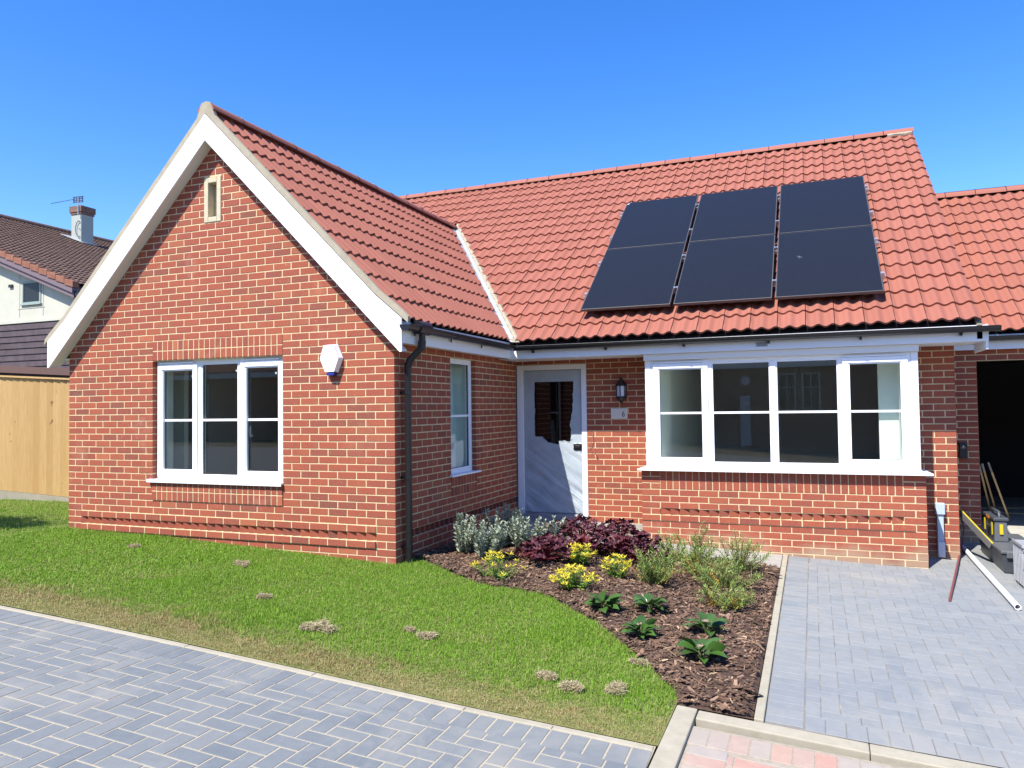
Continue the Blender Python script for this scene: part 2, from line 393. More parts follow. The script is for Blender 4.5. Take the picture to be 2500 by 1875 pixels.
# --- bay brickwork
BY = 2.603
bw = Wall((1.865, BY, 0), (1, 0, 0), (0, -1, 0))
bw.bond(.0, 3.0275, -8, 6, lambda k: 0 if k % 2 else -.1125, trim=(1, 3.0275-.1125), trimL=(0, .1125), holes=[(.22, 2.8125, .2725, .49)], skip={0: (.22, 2.8025)}, proud={-1: (-1, 9, .012)})
bw.soldiers(.225, 2.8025, .2675, .4825, .001)
bw.teeth(.225, 23, .11225)
for (a, b, c, d) in [(.0035, 3.024, Z0, -.0375), (.0035, .2185, -.0375, .0375), (2.809, 3.024, -.0375, .0375), (.0035, 3.024, .0375, .4875)]: mslab(bw, a, b, c, d)
mslab(bw, .2185, 2.809, -.0375, .0375, None, -.036)
mslab(bw, .002, 2.91, -.108, -.042, None, .0085)
bw.build('wall', HOUSE)
for (x, nx) in ((1.865, -1), (4.8925, 1)):
    w = Wall((x, BY, 0), (0, 1, 0), (nx, 0, 0))
    w.bond(.1125, .65, -8, 6, (lambda k: .1125 if (k % 2 == 0) != (nx < 0) else 0), trimL=((0 if nx < 0 else 1), .225))
    for k in range(-8, 7):
        if (k % 2 == 0) == (nx < 0): w.brick(0, .215, k*.075-.032, k*.075+.032)
    mslab(w, .1, .65, Z0, .4875)
    w.build('wall', HOUSE)

# ------------------------------------------------------------------ windows
class Fr:
    def __init__(s, o, U, N): s.o = Vector(o); s.U = Vector(U); s.N = Vector(N)
    def P(s, u, z, out): p = s.o+s.U*u+s.N*out; return Vector((p.x, p.y, p.z+z))
    def box(s, mb, u0, u1, z0, z1, o0, o1, mat=0):
        q = [s.P(u0, z0, o1), s.P(u1, z0, o1), s.P(u1, z1, o1), s.P(u0, z1, o1), s.P(u0, z0, o0), s.P(u1, z0, o0), s.P(u1, z1, o0), s.P(u0, z1, o0)]
        if s.U.cross(Vector((0, 0, 1))).dot(s.N) < 0: q = [q[1], q[0], q[3], q[2], q[5], q[4], q[7], q[6]]
        mb.hexa(q, mat)
def frame_ring(fr, mb, u0, u1, z0, z1, w, o0, o1, mat=0, bot=None):
    b = bot or w
    fr.box(mb, u0, u0+w, z0, z1, o0, o1, mat); fr.box(mb, u1-w, u1, z0, z1, o0, o1, mat)
    fr.box(mb, u0+w, u1-w, z0, z0+b, o0, o1, mat); fr.box(mb, u0+w, u1-w, z1-w, z1, o0, o1, mat)
def window(fr, u0, u1, z0, z1, panes, bars, set_=-.06, handle=None):
    """panes: (ua, ub, kind) with kind 'fixed' or 'sash'"""
    mb = MB()
    frame_ring(fr, mb, u0, u1, z0, z1, .045, set_-.07, set_)
    us = [p[1] for p in panes[:-1]]
    for u in us: fr.box(mb, u-.03, u+.03, z0+.045, z1-.045, set_-.07, set_-.001)
    w = mb.build('window', UPVC, HOUSE, .004)
    for (a, b, kind) in panes:
        a2 = a+.03 if a > u0+.01 else a+.045; b2 = b-.03 if b < u1-.01 else b-.045
        zb, zt = z0+.045, z1-.045
        m = MB()
        if kind == 'sash':
            frame_ring(fr, m, a2-.018, b2+.018, zb-.012, zt+.004, .062, set_-.05, set_+.018)
            frame_ring(fr, m, a2+.044, b2-.044, zb+.05, zt-.058, .014, set_-.03, set_+.008)
            ga, gb, gb0, gt = a2+.056, b2-.056, zb+.062, zt-.07
            m.build('sash', UPVC, w, .004)
            v = MB(); fr.box(v, a2+.01, b2-.03, zt+.008, zt+.024, set_, set_+.026); v.build('trickle_vent', UPVC, w, .003)
        else:
            frame_ring(fr, m, a2, b2, zb, zt, .016, set_-.05, set_-.006)
            ga, gb, gb0, gt = a2+.016, b2-.016, zb+.016, zt-.016
            m.build('sash', UPVC, w, .003)
        k = MB(); frame_ring(fr, k, ga, gb, gb0, gt, .004, set_-.035, set_-.02); k.build('gasket', RUBBER, w)
        for zbar in bars:
            m2 = MB(); fr.box(m2, ga, gb, zbar-.0125, zbar+.0125, set_-.045, set_-.012); m2.build('glazing_bar', UPVC, w)
        gl = MB(); q = [fr.P(ga, gb0, set_-.03), fr.P(gb, gb0, set_-.03), fr.P(gb, gt, set_-.03), fr.P(ga, gt, set_-.03)]
        gl.add(q, [(0, 1, 2, 3)]); gl.build('pane', GLASS, w)
    return w
gf = Fr((0, 0, 0), (1, 0, 0), (0, -1, 0))
w1 = window(gf, -3.155, -1.345, .505, 1.838, [(-3.155, -2.535, 'sash'), (-2.535, -1.955, 'fixed'), (-1.955, -1.345, 'sash')], [1.165])
m = MB(); gf.box(m, -3.20, -1.335, .486, .506, -.07, .045); gf.box(m, -3.20, -1.335, .47, .49, .035, .045); m.build('sill', UPVC, w1, .003)
for x, z in ((-2.655, 1.66), (-2.03, 1.70), (-1.50, 1.66)):
    m = MB(); m.tube([(x, .089, z), (x, .086, z)], .012, 10); m.build('glazing_sticker', M('sticker_grey', (.45,.47,.46), .5), w1)
m = MB(); gf.box(m, -1.905, -1.885, 1.0, 1.09, -.15, -.12); gf.box(m, -1.90, -1.88, .98, 1.0, -.17, -.12); m.build('handle', UPVC, w1, .004)
# bay window
bf = Fr((0, BY, 0), (1, 0, 0), (0, -1, 0))
w2 = window(bf, 1.978, 4.79, .528, 1.806, [(1.978, 2.664, 'sash'), (2.664, 3.383, 'fixed'), (3.383, 4.101, 'fixed'), (4.101, 4.79, 'sash')], [1.167], set_=-.117)
m = MB(); bf.box(m, 1.906, 1.977, .528, 1.806, -.20, -.11); bf.box(m, 1.906, 1.966, .528, 1.806, -.65, -.201); m.build('corner_post', UPVC, w2, .004)
m = MB(); bf.box(m, 4.791, 4.861, .528, 1.806, -.20, -.11); bf.box(m, 4.80, 4.861, .528, 1.806, -.65, -.201); m.build('corner_post', UPVC, w2, .004)
m = MB()
q = [(1.925, .535), (4.85, .535)]
m.prism([Vector((1.83, BY-.085, .487)), Vector((4.955, BY-.085, .487)), Vector((4.93, D1, .487)), Vector((1.85, D1, .487))], (0, 0, .022))
m.hexa([Vector((1.83, BY-.085, .505)), Vector((4.955, BY-.085, .505)), Vector((4.86, BY+.12, .529)), Vector((1.908, BY+.12, .529)), Vector((1.83, BY-.083, .5)), Vector((4.955, BY-.083, .5)), Vector((4.85, BY+.2, .5)), Vector((1.925, BY+.2, .5))])
m.build('sill', UPVC, w2, .003)
m = MB(); bf.box(m, 1.90, 4.868, 1.807, 1.884, -.65, -.06); m.build('head_board', SOFFIT, w2, .003)
# side window (reveal seen edge-on)
sf = Fr((0, 0, 0), (0, 1, 0), (1, 0, 0))
w3 = window(sf, 1.2275, 1.9025, .505, 1.838, [(1.2275, 1.9025, 'fixed')], [1.17], set_=-.055)
m = MB(); sf.box(m, 1.19, 1.975, .484, .506, -.06, .04); m.build('sill', UPVC, w3, .003)
m = MB(); sf.box(m, 1.25, 1.62, .52, .86, -.20, -.13); sf.box(m, 1.30, 1.50, .86, 1.05, -.2, -.14); m.build('dust_sheet', M('sheet_white', (.62,.64,.66), .7), w3, .02)
# vent slit in the gable
m = MB()
fr = gf; frame_ring(fr, m, -2.4, -2.165, 3.3425, 3.8375, .058, -.1, .006)
fr.box(m, -2.342, -2.223, 3.40, 3.78, -.12, -.09)
m.hexa([fr.P(-2.342, 3.4, -.005), fr.P(-2.223, 3.4, -.005), fr.P(-2.223, 3.43, -.09), fr.P(-2.342, 3.43, -.09), fr.P(-2.342, 3.39, -.02), fr.P(-2.223, 3.39, -.02), fr.P(-2.223, 3.39, -.09), fr.P(-2.342, 3.39, -.09)])
m.build('vent_surround', STONE, HOUSE, .006)
# interior rooms
m = MB()
def room(mb, x0, x1, y0, y1, z0, z1, mats):  # mats: left,right,back,floor,ceil
    mb.add([(x0,y0,z0),(x0,y1,z0),(x0,y1,z1),(x0,y0,z1)], [(0,1,2,3)], mats[0]); mb.add([(x1,y0,z0),(x1,y1,z0),(x1,y1,z1),(x1,y0,z1)], [(0,3,2,1)], mats[1])
    mb.add([(x0,y1,z0),(x1,y1,z0),(x1,y1,z1),(x0,y1,z1)], [(0,1,2,3)], mats[2]); mb.add([(x0,y0,z0),(x1,y0,z0),(x1,y1,z0),(x0,y1,z0)], [(0,1,2,3)], mats[3])
    mb.add([(x0,y0,z1),(x1,y0,z1),(x1,y1,z1),(x0,y1,z1)], [(3,2,1,0)], mats[4])
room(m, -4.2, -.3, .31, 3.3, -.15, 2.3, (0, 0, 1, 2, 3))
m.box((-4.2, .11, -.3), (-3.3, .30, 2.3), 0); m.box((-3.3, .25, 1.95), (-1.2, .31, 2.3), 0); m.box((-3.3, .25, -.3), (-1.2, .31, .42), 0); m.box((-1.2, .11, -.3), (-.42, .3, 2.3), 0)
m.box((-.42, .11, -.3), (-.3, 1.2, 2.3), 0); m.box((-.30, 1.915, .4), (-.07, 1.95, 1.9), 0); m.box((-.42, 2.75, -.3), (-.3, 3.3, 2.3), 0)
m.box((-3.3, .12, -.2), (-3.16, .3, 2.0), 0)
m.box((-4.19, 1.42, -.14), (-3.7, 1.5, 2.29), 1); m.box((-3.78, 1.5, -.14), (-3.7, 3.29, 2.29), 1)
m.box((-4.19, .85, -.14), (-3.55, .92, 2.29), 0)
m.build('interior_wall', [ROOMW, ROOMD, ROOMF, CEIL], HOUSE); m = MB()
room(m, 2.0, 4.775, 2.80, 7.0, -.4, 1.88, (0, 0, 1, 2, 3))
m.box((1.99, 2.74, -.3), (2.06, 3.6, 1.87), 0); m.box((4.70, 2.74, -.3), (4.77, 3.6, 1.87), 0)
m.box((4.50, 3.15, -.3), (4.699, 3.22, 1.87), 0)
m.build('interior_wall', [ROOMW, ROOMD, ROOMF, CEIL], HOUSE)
# opaque shell behind the brickwork so that no light leaks in
m = MB()
m.box((-4.49, .101, 1.96), (-.1, .3, 2.05)); m.box((-4.49, .11, Z0), (-4.39, 6.2, 2.05)); m.box((1.1, 3.36, 1.2), (1.9, 3.5, 1.95)); m.box((1.1, 3.36, Z0), (1.9, 3.5, 1.2))
m.box((0.0, 5.5, Z0), (1.9, 5.6, 2.2)); m.box((4.9, 3.36, Z0), (5.15, 12, 1.95)); m.box((-4.4, 12, Z0), (5.15, 12.1, 1.95)); m.box((-.1, 3.36, Z0), (-.02, 12, 2.2))
m.build('inner_shell', ROOMD, HOUSE)

# ------------------------------------------------------------------ door with torn protective film
DOORG = M('grey_door', (.38,.42,.46), .5)
FILM = M('protective_film', (.56,.62,.68), .36, .5); _g = G(FILM); _P = _g.pos()
_g.base(_g.ramp(_g.noise(5, 3, .6, _P), [(.3, (.33,.385,.43)), (.7, (.43,.48,.52))])); _g.bump(_g.noise(9, 2, .5, _P, 1.5), .15, .02)
df = Fr((0, D1, 0), (1, 0, 0), (0, -1, 0))
m = MB(); df.box(m, .008, 1.004, -.19, 1.832, -.09, -.08)
DF = MB(); df.box(DF, .008, .098, -.215, 1.834, -.09, -.005); df.box(DF, .93, 1.004, -.215, 1.834, -.09, -.005); df.box(DF, .098, .93, 1.765, 1.834, -.09, -.005)
dfr = DF.build('door_frame', BOARD, HOUSE, .004)
m = MB(); df.box(m, .1, .928, -.185, .66, -.075, -.045); df.box(m, .1, .24, .66, 1.763, -.075, -.045); df.box(m, .83, .928, .66, 1.763, -.075, -.045); df.box(m, .24, .83, 1.64, 1.763, -.075, -.045)
door = m.build('door', DOORG, HOUSE, .003)
m = MB(); df.box(m, .24, .83, .66, 1.64, -.065, -.055); m.build('pane', DGLASS, door)
m = MB(); df.box(m, .40, .52, .66, 1.64, -.30, -.28); df.box(m, .56, .62, .66, 1.64, -.22, -.2); m.build('interior_post', ROOMD, door)
m = MB(); df.box(m, .806, .925, .675, .765, -.03, -.022); df.box(m, .83, .90, .70, .74, -.022, -.012); m.build('lock_plate', BLACK, door, .004)
m = MB(); df.box(m, .0, 1.01, -.225, -.19, -.1, .02); df.box(m, .005, 1.005, -.5, -.2255, -.1, .012); df.box(m, .1, .928, -.19, -.178, -.09, .0); m.build('threshold', M('threshold_metal', (.45,.47,.5), .4, .5, .6), dfr, .003)
def hole(u, z):
    wob = .007*math.sin(z*17)+.003*math.sin(z*47+1)+.0015*math.sin(z*140)
    wb = .006*math.sin(u*40)+.003*math.sin(u*95)
    if .668+wb*.4 < z < .76+wb*.3 and .806 < u: return True
    zt = 1.604+wb*.25
    if z > zt: return False
    lo = .262+.25*wob
    hi = .812+wob*.9-.05*max(0, min(1, (1.35-z)/.35))+.03*max(0, min(1, (1.05-z)/.2))-.045*max(0, min(1, (.95-z)/.18))
    zb = .86-.10*math.sin(max(0, min(1, (u-.36)/.18))*math.pi/2)+wb*.8 if u < .6 else .80+wb*.8
    if u < .36: zb = .86-.0*u
    return lo < u < hi and z > zb
def film_h(u, z):
    from mathutils import noise as N_
    w = .004*N_.noise(Vector((u*4, z*3, 0)))
    t = max(0, min(1, (.9-z)/.6)); q = u*.9+z*1.25+.10*N_.noise(Vector((u*3, z*2, 5)))
    w += t*((.016*N_.noise(Vector((q*7, (u-z)*1.1, 3)))+.009*N_.noise(Vector((q*22, (u-z)*1.6, 9)))*(.4+N_.noise(Vector((u*4, z*4, 2))))))
    w += (1-t)*.003*N_.noise(Vector((u*3, z*12, 7)))
    return w
nu, nz = 150, 330; V = []; F = []; idx = {}
for j in range(nz+1):
    for i in range(nu+1):
        u = .10+.828*i/nu; z = -.165+1.92*j/nz; h = film_h(u, z)
        if hole(u-.009, z) or hole(u+.009, z) or hole(u, z-.009) or hole(u, z+.009): h += .003*math.sin(u*90+z*77)+.004
        V.append(tuple(df.P(u, z, -.03+h)))
for j in range(nz):
    for i in range(nu):
        u = .10+.828*(i+.5)/nu; z = -.165+1.92*(j+.5)/nz
        if not hole(u, z): a = j*(nu+1)+i; F.append((a, a+1, a+nu+2, a+nu+1))
npmesh('film', V, F, FILM, door, smooth=True)

# ------------------------------------------------------------------ roofs
def tiles(o, U, Sl, ulen, nc, gauge, A=.018, lift=.025, pitch=.30, clips=(), first=0, wseg=9, mat=TILE, name='roof', parent=None, kick=None):
    """o: eave start; U along eave, Sl up the slope (unit)."""
    U = Vector(U).normalized(); Sl = Vector(Sl).normalized(); N = U.cross(Sl)
    if N.z < 0: N = -N
    V = []; F = []; SM = []
    nt_ = int(math.ceil(ulen/pitch)); cols = 2*wseg+1
    for c in range(first, nc):
        for t in range(nt_):
            ua = t*pitch; ub = min(ulen, ua+pitch-.0075)
            js = random.uniform(-.004, .004); jh = random.uniform(-.0015, .0035)
            b = len(V)
            rows = [(c*gauge+js, lift), ((c+.5)*gauge, lift*.5), ((c+1)*gauge+.012, -.001)]
            if c == nc-1: rows[-1] = (c*gauge+gauge*.98, .0)
            for (s_, h) in rows:
                for i in range(cols):
                    u = ua+(ub-ua)*i/(cols-1); w = A*math.cos(2*math.pi*(u/(pitch/2)+.15)); w = w if w > 0 else w*.8
                    V.append(Vector(o)+U*u+Sl*s_+N*(h+w+jh))
            # lip
            for k_ in (0, 1):
                for i in range(cols):
                    u = ua+(ub-ua)*i/(cols-1); w = A*math.cos(2*math.pi*(u/(pitch/2)+.15)); w = w if w > 0 else w*.8
                    V.append(Vector(o)+U*u+Sl*(c*gauge+js)+N*(lift+w+jh-(.0 if k_ == 0 else .021)))
            flip = U.cross(Sl).dot(N) < 0
            for r in (0, 1, 3):
                for i in range(cols-1):
                    q = (b+r*cols+i, b+r*cols+i+1, b+(r+1)*cols+i+1, b+(r+1)*cols+i)
                    if r == 3: q = (q[3], q[2], q[1], q[0])
                    if flip: q = tuple(reversed(q))
                    F.append(q); SM.append(True)
            # open left flank of the tile
            q = (b, b+2*cols, b+4*cols); F.append(q); SM.append(False)
            q = (b+cols-1, b+2*cols+cols-1, b+4*cols+cols-1); F.append(q); SM.append(False)
    me = bpy.data.meshes.new(name); me.from_pydata([tuple(v) for v in V], [], F); me.materials.append(mat)
    me.polygons.foreach_set('use_smooth', SM)
    if clips:
        import bmesh
        bm = bmesh.new(); bm.from_mesh(me)
        for (co, no) in clips:
            bmesh.ops.bisect_plane(bm, geom=bm.verts[:]+bm.edges[:]+bm.faces[:], plane_co=co, plane_no=no, clear_outer=True)
        bm.to_mesh(me); bm.free()
    ob = bpy.data.objects.new(name, me); COL.objects.link(ob); ob.parent = parent
    Mx = Matrix.Identity(4); p = parent
    while p: Mx = p.matrix_basis @ Mx; p = p.parent
    ob.matrix_basis = Mx.inverted()
    return ob
def ridge(pa, pb, dn, parent, n, r=.11, clipcol=BLACK):
    """half-round ridge tiles from pa to pb"""
    pa, pb = Vector(pa), Vector(pb); d = (pb-pa)/n; t = d.normalized(); side = t.cross(Vector((0, 0, 1))).normalized()
    mb = MB(); cls = []
    for i in range(n):
        a = pa+d*i+t*.004; b = pa+d*(i+1)-t*.004; dz = random.uniform(-.003, .003); seg = 10
        for (rr, fl) in ((r, 0), (r-.016, 1)):
            vs = []
            for p in (a, b):
                for j in range(seg+1):
                    q = math.pi*(j/seg); q = R(8)+q*(164/180)
                    vs.append(p+side*math.cos(q)*rr+Vector((0, 0, math.sin(q)*rr*dn+dz)))
            fs = [(j, j+1, seg+2+j, seg+1+j) for j in range(seg)]
            mb.add(vs, fs, 0, True)
        for p, s_ in ((a, 1), (b, 1)):
            vs = []
            for rr in (r, r-.016):
                for j in range(seg+1):
                    q = R(8)+math.pi*(j/seg)*(164/180); vs.append(p+side*math.cos(q)*rr+Vector((0, 0, math.sin(q)*rr*dn+dz)))
            mb.add(vs, [(j, j+1, seg+2+j, seg+1+j) for j in range(seg)], 0, False)
        if i:
            cl = MB(); cls.append(cl); p = pa+d*i; k = Vector((0, 0, r*dn))
            cl.tube([p+side*math.cos(q_)*r*1.04+Vector((0, 0, math.sin(q_)*r*dn*1.04)) for q_ in [R(20+14*j_) for j_ in range(11)]], .0045, 5)
    ro = mb.build('ridge', TILE2, parent)
    for cl in cls: cl.build('ridge_clip', clipcol, ro)
    return ro
_p = R(36.6); T37 = math.tan(_p); s37 = math.sin(_p); c37 = math.cos(_p)
EY, EZ = 2.60, 2.108     # main eave
RYm, RZm = 7.47, EZ+(7.47-EY)*T37
# valley (vertical plane through the valley line)
VA = Vector((.20, EY, 2.12)); VB = Vector((-2.25, 5.97, 4.60))
vd = Vector((VB.x-VA.x, VB.y-VA.y, 0)).normalized(); vn = Vector((vd.y, -vd.x, 0))  # normal
if vn.y > 0: vn = -vn      # points to the gable side (towards -y)
gM = .335; slopeM = (RYm-EY)/c37
ncM = int(round((slopeM-.04)/gM)); gM = (slopeM-.04)/ncM
Sm = Vector((0, c37, s37))
roofA = tiles((-2.25, EY, EZ), (1, 0, 0), Sm, 5.44+2.25, ncM, gM, clips=[(VA-vn*.05, vn)], parent=HOUSE)
VBl = VB; vdl = Vector((-(VB.x-VA.x), VB.y-VA.y, 0)).normalized(); 
vnl = Vector((-vn.x, vn.y, 0))
roofB = tiles((-2.25-2.7, EY, EZ), (1, 0, 0), Sm, 2.7, ncM, gM, clips=[(Vector((VB.x, VB.y, 0)), vnl)], parent=HOUSE)
ridge((-4.95, RYm, RZm-.045), (5.45, RYm, RZm-.045), 1.0, roofA, 23, r=.115)
# rear slope + solid under the tiles
m = MB()
e = .035
m.prism([Vector((-.02, EY+.06, EZ-.05)), Vector((5.40, EY+.06, EZ-.05)), Vector((5.40, RYm, RZm-.055)), Vector((-2.25, RYm, RZm-.055))], (0, 0, -.03)); 
m.prism([Vector((-4.95, RYm+4.6, EZ-.05)), Vector((5.42, RYm+4.6, EZ-.05)), Vector((5.42, RYm, RZm+.0)), Vector((-4.95, RYm, RZm+.0))], (0, 0, -.03))
m.prism([Vector((-4.95, 5.9, EZ+(5.9-EY)*T37-.04)), Vector((-2.25, 5.9, EZ+(5.9-EY)*T37-.04)), Vector((-2.25, RYm, RZm-.055)), Vector((-4.95, RYm, RZm-.055))], (0, 0, -.03))
m.build('roof_underlay', FELT, HOUSE)
# main verge on the right
m = MB(); m.prism([Vector((5.40, EY+.02, EZ-.03)), Vector((5.40, RYm, RZm-.05)), Vector((5.40, RYm, RZm-.2)), Vector((5.40, EY+.02, EZ-.2))], (.05, 0, 0)); m.build('verge', VERGE, HOUSE)
m = MB()
for i in range(9):   # mortar smeared under the last ridge tile
    a = random.uniform(-.02, .02)
    m.prism([Vector((5.05+i*.04, RYm-.13+a*.3, RZm-.055)), Vector((5.09+i*.04, RYm-.13, RZm-.055)), Vector((5.09+i*.04, RYm-.16-.02*math.sin(i), RZm-.085)), Vector((5.05+i*.04, RYm-.16-.02*math.sin(i-1), RZm-.085))], (0, -.012, .03))
m.build('ridge_mortar', VERGE, HOUSE)
# gable roof: right slope and left slope
GT = 4.565; c45 = math.sqrt(.5); gE = .19
hw = 2.43; slopeG = hw/c45; gG = .338; ncG = int(round((slopeG-.05)/gG)); gG = (slopeG-.05)/ncG
YG0 = -.095
Lg = 6.3
roofC = tiles((XC+hw, YG0, GT-hw-.012), (0, 1, 0), (-c45, 0, c45), Lg, ncG, gG, clips=[(VA+vn*.045, -vn)], parent=HOUSE)
roofD = tiles((XC-hw, YG0, GT-hw-.012), (0, 1, 0), (c45, 0, c45), Lg, ncG, gG, clips=[(Vector((2*XC-VA.x, VA.y, 0)), Vector((vn.x, -vn.y, 0)))], parent=HOUSE)
ridge((XC, YG0-.045, GT-.055), (XC, 5.98, GT-.055), 1.0, roofC, 13, r=.115)
m = MB()
for s_ in (1, -1):
    m.prism([Vector((XC+s_*(hw-.08), YG0+.05, GT-hw+.02)), Vector((XC, YG0+.05, GT-.06)), Vector((XC, 6.0, GT-.06)), Vector((XC+s_*(hw-.08), 2.75, GT-hw+.02))], (0, 0, -.02))
m.build('roof_underlay', FELT, HOUSE)
# valley lining and its ragged mortar
gN = (Vector((c45, 0, c45))+Vector((0, -s37, c37))).normalized()
vdir = (VB-VA).normalized(); vs_ = vdir.cross(gN).normalized()
if vs_.x < 0: vs_ = -vs_
m = MB(); n = 60
LEAD = mat_noise('valley_lead', [(.3, (.34,.36,.38)), (.7, (.50,.52,.53))], 14, .5, .5, 30, .5)
pts = []
for i in range(n+1):
    p = VA-vdir*.05+(VB-VA+vdir*.1)*(i/n); wv = .008*math.sin(i*2.3)+random.uniform(-.006, .006)
    pts.append((p-vs_*(.075+wv)+gN*.035, p-vs_*.02+gN*.008, p+vs_*.045+gN*.012))
for i in range(n):
    a, b = pts[i], pts[i+1]
    for k in range(2): m.add([a[k], a[k+1], b[k+1], b[k]], [(0, 1, 2, 3)], 0, True)
m.build('valley_lining', LEAD, HOUSE)
m = MB(); prev = None
for i in range(150):
    t = i/149; p = VA-vdir*.04+(VB-VA+vdir*.06)*t
    frc = ((t*ncM*.74) % 1)
    a = p+vs_*(.030+random.uniform(-.006, .006))+gN*.035; mid = p+vs_*.06+gN*(.062+random.uniform(-.006, .008)); b = p+vs_*(.082+.03*(1-frc)+random.uniform(-.008, .008))+gN*.052; c = b-gN*.05+vs_*.01
    if prev:
        q = (a, mid, b, c)
        for k in range(3): m.add([prev[k], prev[k+1], q[k+1], q[k]], [(0, 1, 2, 3)], 0)
        prev = q
    else: prev = (a, mid, b, c)
for i in range(7):
    p = Vector((.20+i*.016, EY+.01, 2.115)); r = .016+.012*random.random()
    m.tube([p+Vector((0, -.01, -.02)), p+Vector((0, .0, .03))], [r, r*.7], 7)
m.build('valley_mortar', VERGE, HOUSE)
# bargeboards
PIN = M('pin_grey', (.45,.45,.45), .5)
def barge(sgn):
    x = lambda h: XC+sgn*h
    m = MB()
    poly = [(0, 4.485), (2.13, 2.366), (2.42, 2.125), (2.42, 1.805), (2.395, 1.805), (0, 4.20)]
    pts = [Vector((x(h), -.15, z)) for h, z in poly]
    if sgn < 0: pts.reverse()
    m.prism(pts, (0, .022, 0)); o = m.build('bargeboard', BOARD, HOUSE, .002)
    s = MB(); # sloping soffit behind
    s.prism([Vector((x(0), -.128, 4.215)), Vector((x(2.39), -.128, 1.822)), Vector((x(2.39), -.128, 1.835)), Vector((x(0), -.128, 4.235))], (0, .128, 0)); s.build('soffit', SOFFIT, o)
    n = MB()
    for h in [.25+.42*i for i in range(5)]:
        for dz in (-.05, -.22): n = MB(); n.tube([(x(h), -.152, 4.485-h+dz), (x(h), -.149, 4.485-h+dz)], .006, 8); n.build('pin', PIN, o)
    # mortar bedded verge
    v = MB(); K = 40; P0 = None
    for i in range(K+1):
        h = 2.485*i/K; zb = 4.487-h*.995 if h < 2.13 else 2.368-(h-2.13)*.83
        c_ = ((hw-h)/c45)/gG; f = c_-math.floor(c_)
        zt = GT-h+.004
        if h > 2.2: zt = max(zt, GT-2.2-.82*(h-2.2)+.01)
        if h > 2.44: zt = zb+.055
        if h < .11: zt = GT+.005+.045*math.cos(h/.11*math.pi/2)
        q = (Vector((x(h), -.143, zb+.009)), Vector((x(h), -.136, zt+.016)))
        if P0:
            a = [P0[0], q[0], q[1], P0[1]]
            if sgn < 0: a.reverse()
            v.prism(a, (0, .045, 0))
        P0 = q
    v.build('verge', VERGE, o)
    g_ = MB(); pts = [Vector((x(h), -.135, z)) for h, z in [(0, 4.48), (2.13, 2.361), (2.42, 2.12), (2.42, 2.16), (2.13, 2.40), (0, 4.52)]]
    if sgn < 0: pts.reverse()
    g_.prism(pts, (0, .03, 0)); g_.build('shadow_line_strip', FELT, o)  # near-black strip standing in for the shadow line between board and verge
barge(1); barge(-1)
# eaves: fascias, soffits
m = MB(); m.box((.15, -.127, 1.892), (.172, 2.62, 2.10)); m.box((.15, 2.62, 1.884), (5.505, 2.642, 2.052)); m.box((5.48, 2.642, 1.80), (5.505, 3.25, 2.06)); m.build('fascia', BOARD, HOUSE, .002)
m = MB(); m.box((0, 0, 1.905), (.15, 2.62, 1.917)); m.box((0, 2.642, 1.889), (5.48, 3.26, 1.90)); 
for i in range(36): m.box((.16+i*.147, 2.645, 1.886), (.163+i*.147, 3.25, 1.889))
m.build('soffit', SOFFIT, HOUSE)
m = MB(); m.box((-4.67, -.128, 1.892), (-4.65, 6, 2.10)); m.box((-4.65, 0, 1.905), (-4.49, 6, 1.917)); m.build('fascia', BOARD, HOUSE)
m = MB(); m.box((3.21, 2.614, 1.915), (3.34, 2.62, 1.97), 0)
for i in range(4): m.box((3.22, 2.612, 1.924+i*.011), (3.33, 2.614, 1.928+i*.011), 1)
m.build('fascia_plate', [M('plate_grey', (.5,.52,.54), .5), RUBBER], HOUSE)
def gutter(pa, pb, name, parent, r=.056, brk=.8, ends=(1, 1)):
    pa, pb = Vector(pa), Vector(pb); t = (pb-pa).normalized(); side = t.cross(Vector((0, 0, 1))).normalized(); mb = MB(); seg = 12
    for (rr, z) in ((r, 0), (r-.004, 0)):
        vs = [p+side*math.cos(math.pi+math.pi*j/seg)*rr+Vector((0, 0, math.sin(math.pi+math.pi*j/seg)*rr)) for p in (pa, pb) for j in range(seg+1)]
        mb.add(vs, [(j, seg+1+j, seg+2+j, j+1) for j in range(seg)], 0, True)
    for p, en in ((pa, ends[0]), (pb, ends[1])):
        if en: mb.prism([p+side*math.cos(math.pi+math.pi*j/seg)*(r+.004)+Vector((0, 0, math.sin(math.pi+math.pi*j/seg)*(r+.004))) for j in range(seg+1)], t*.012)
    for s_ in (1, -1): mb.tube([pa+side*s_*r, pb+side*s_*r], .005, 6)
    o = mb.build(name, BLACK, parent)
    n = int((pb-pa).length/brk)
    for i in range(n+1):
        b = MB()
        p = pa+t*(.25+i*brk)
        if (p-pb).length < .1: continue
        vs = [p+t*k+side*math.cos(math.pi+math.pi*j/seg)*(r+.006)+Vector((0, 0, math.sin(math.pi+math.pi*j/seg)*(r+.006))) for k in (-.014, .014) for j in range(seg+1)]
        b.add(vs, [(j, seg+1+j, seg+2+j, j+1) for j in range(seg)], 0, True)
        w = side if (p+side).x < p.x or (p+side).y > p.y+.5 else -side
        b.box(tuple(p+w*.02+Vector((-.012, -.012, -.085))), tuple(p+w*.05+Vector((.012, .012, -.045))))
        b.build('gutter_bracket', BLACK, o)
    return o
gutter((.232, -.19, 2.06), (.232, 2.55, 2.045), 'gutter', HOUSE, ends=(1, 0))
gutter((.25, 2.555, 2.04), (5.585, 2.555, 2.03), 'gutter', HOUSE, ends=(0, 1), brk=.95)
m = MB(); m.tube([(.232, .145, 2.03), (.232, .145, 1.90), (.222, .145, 1.86), (.085, .145, 1.735), (.068, .145, 1.69), (.066, .145, -.33)], .034, 14)
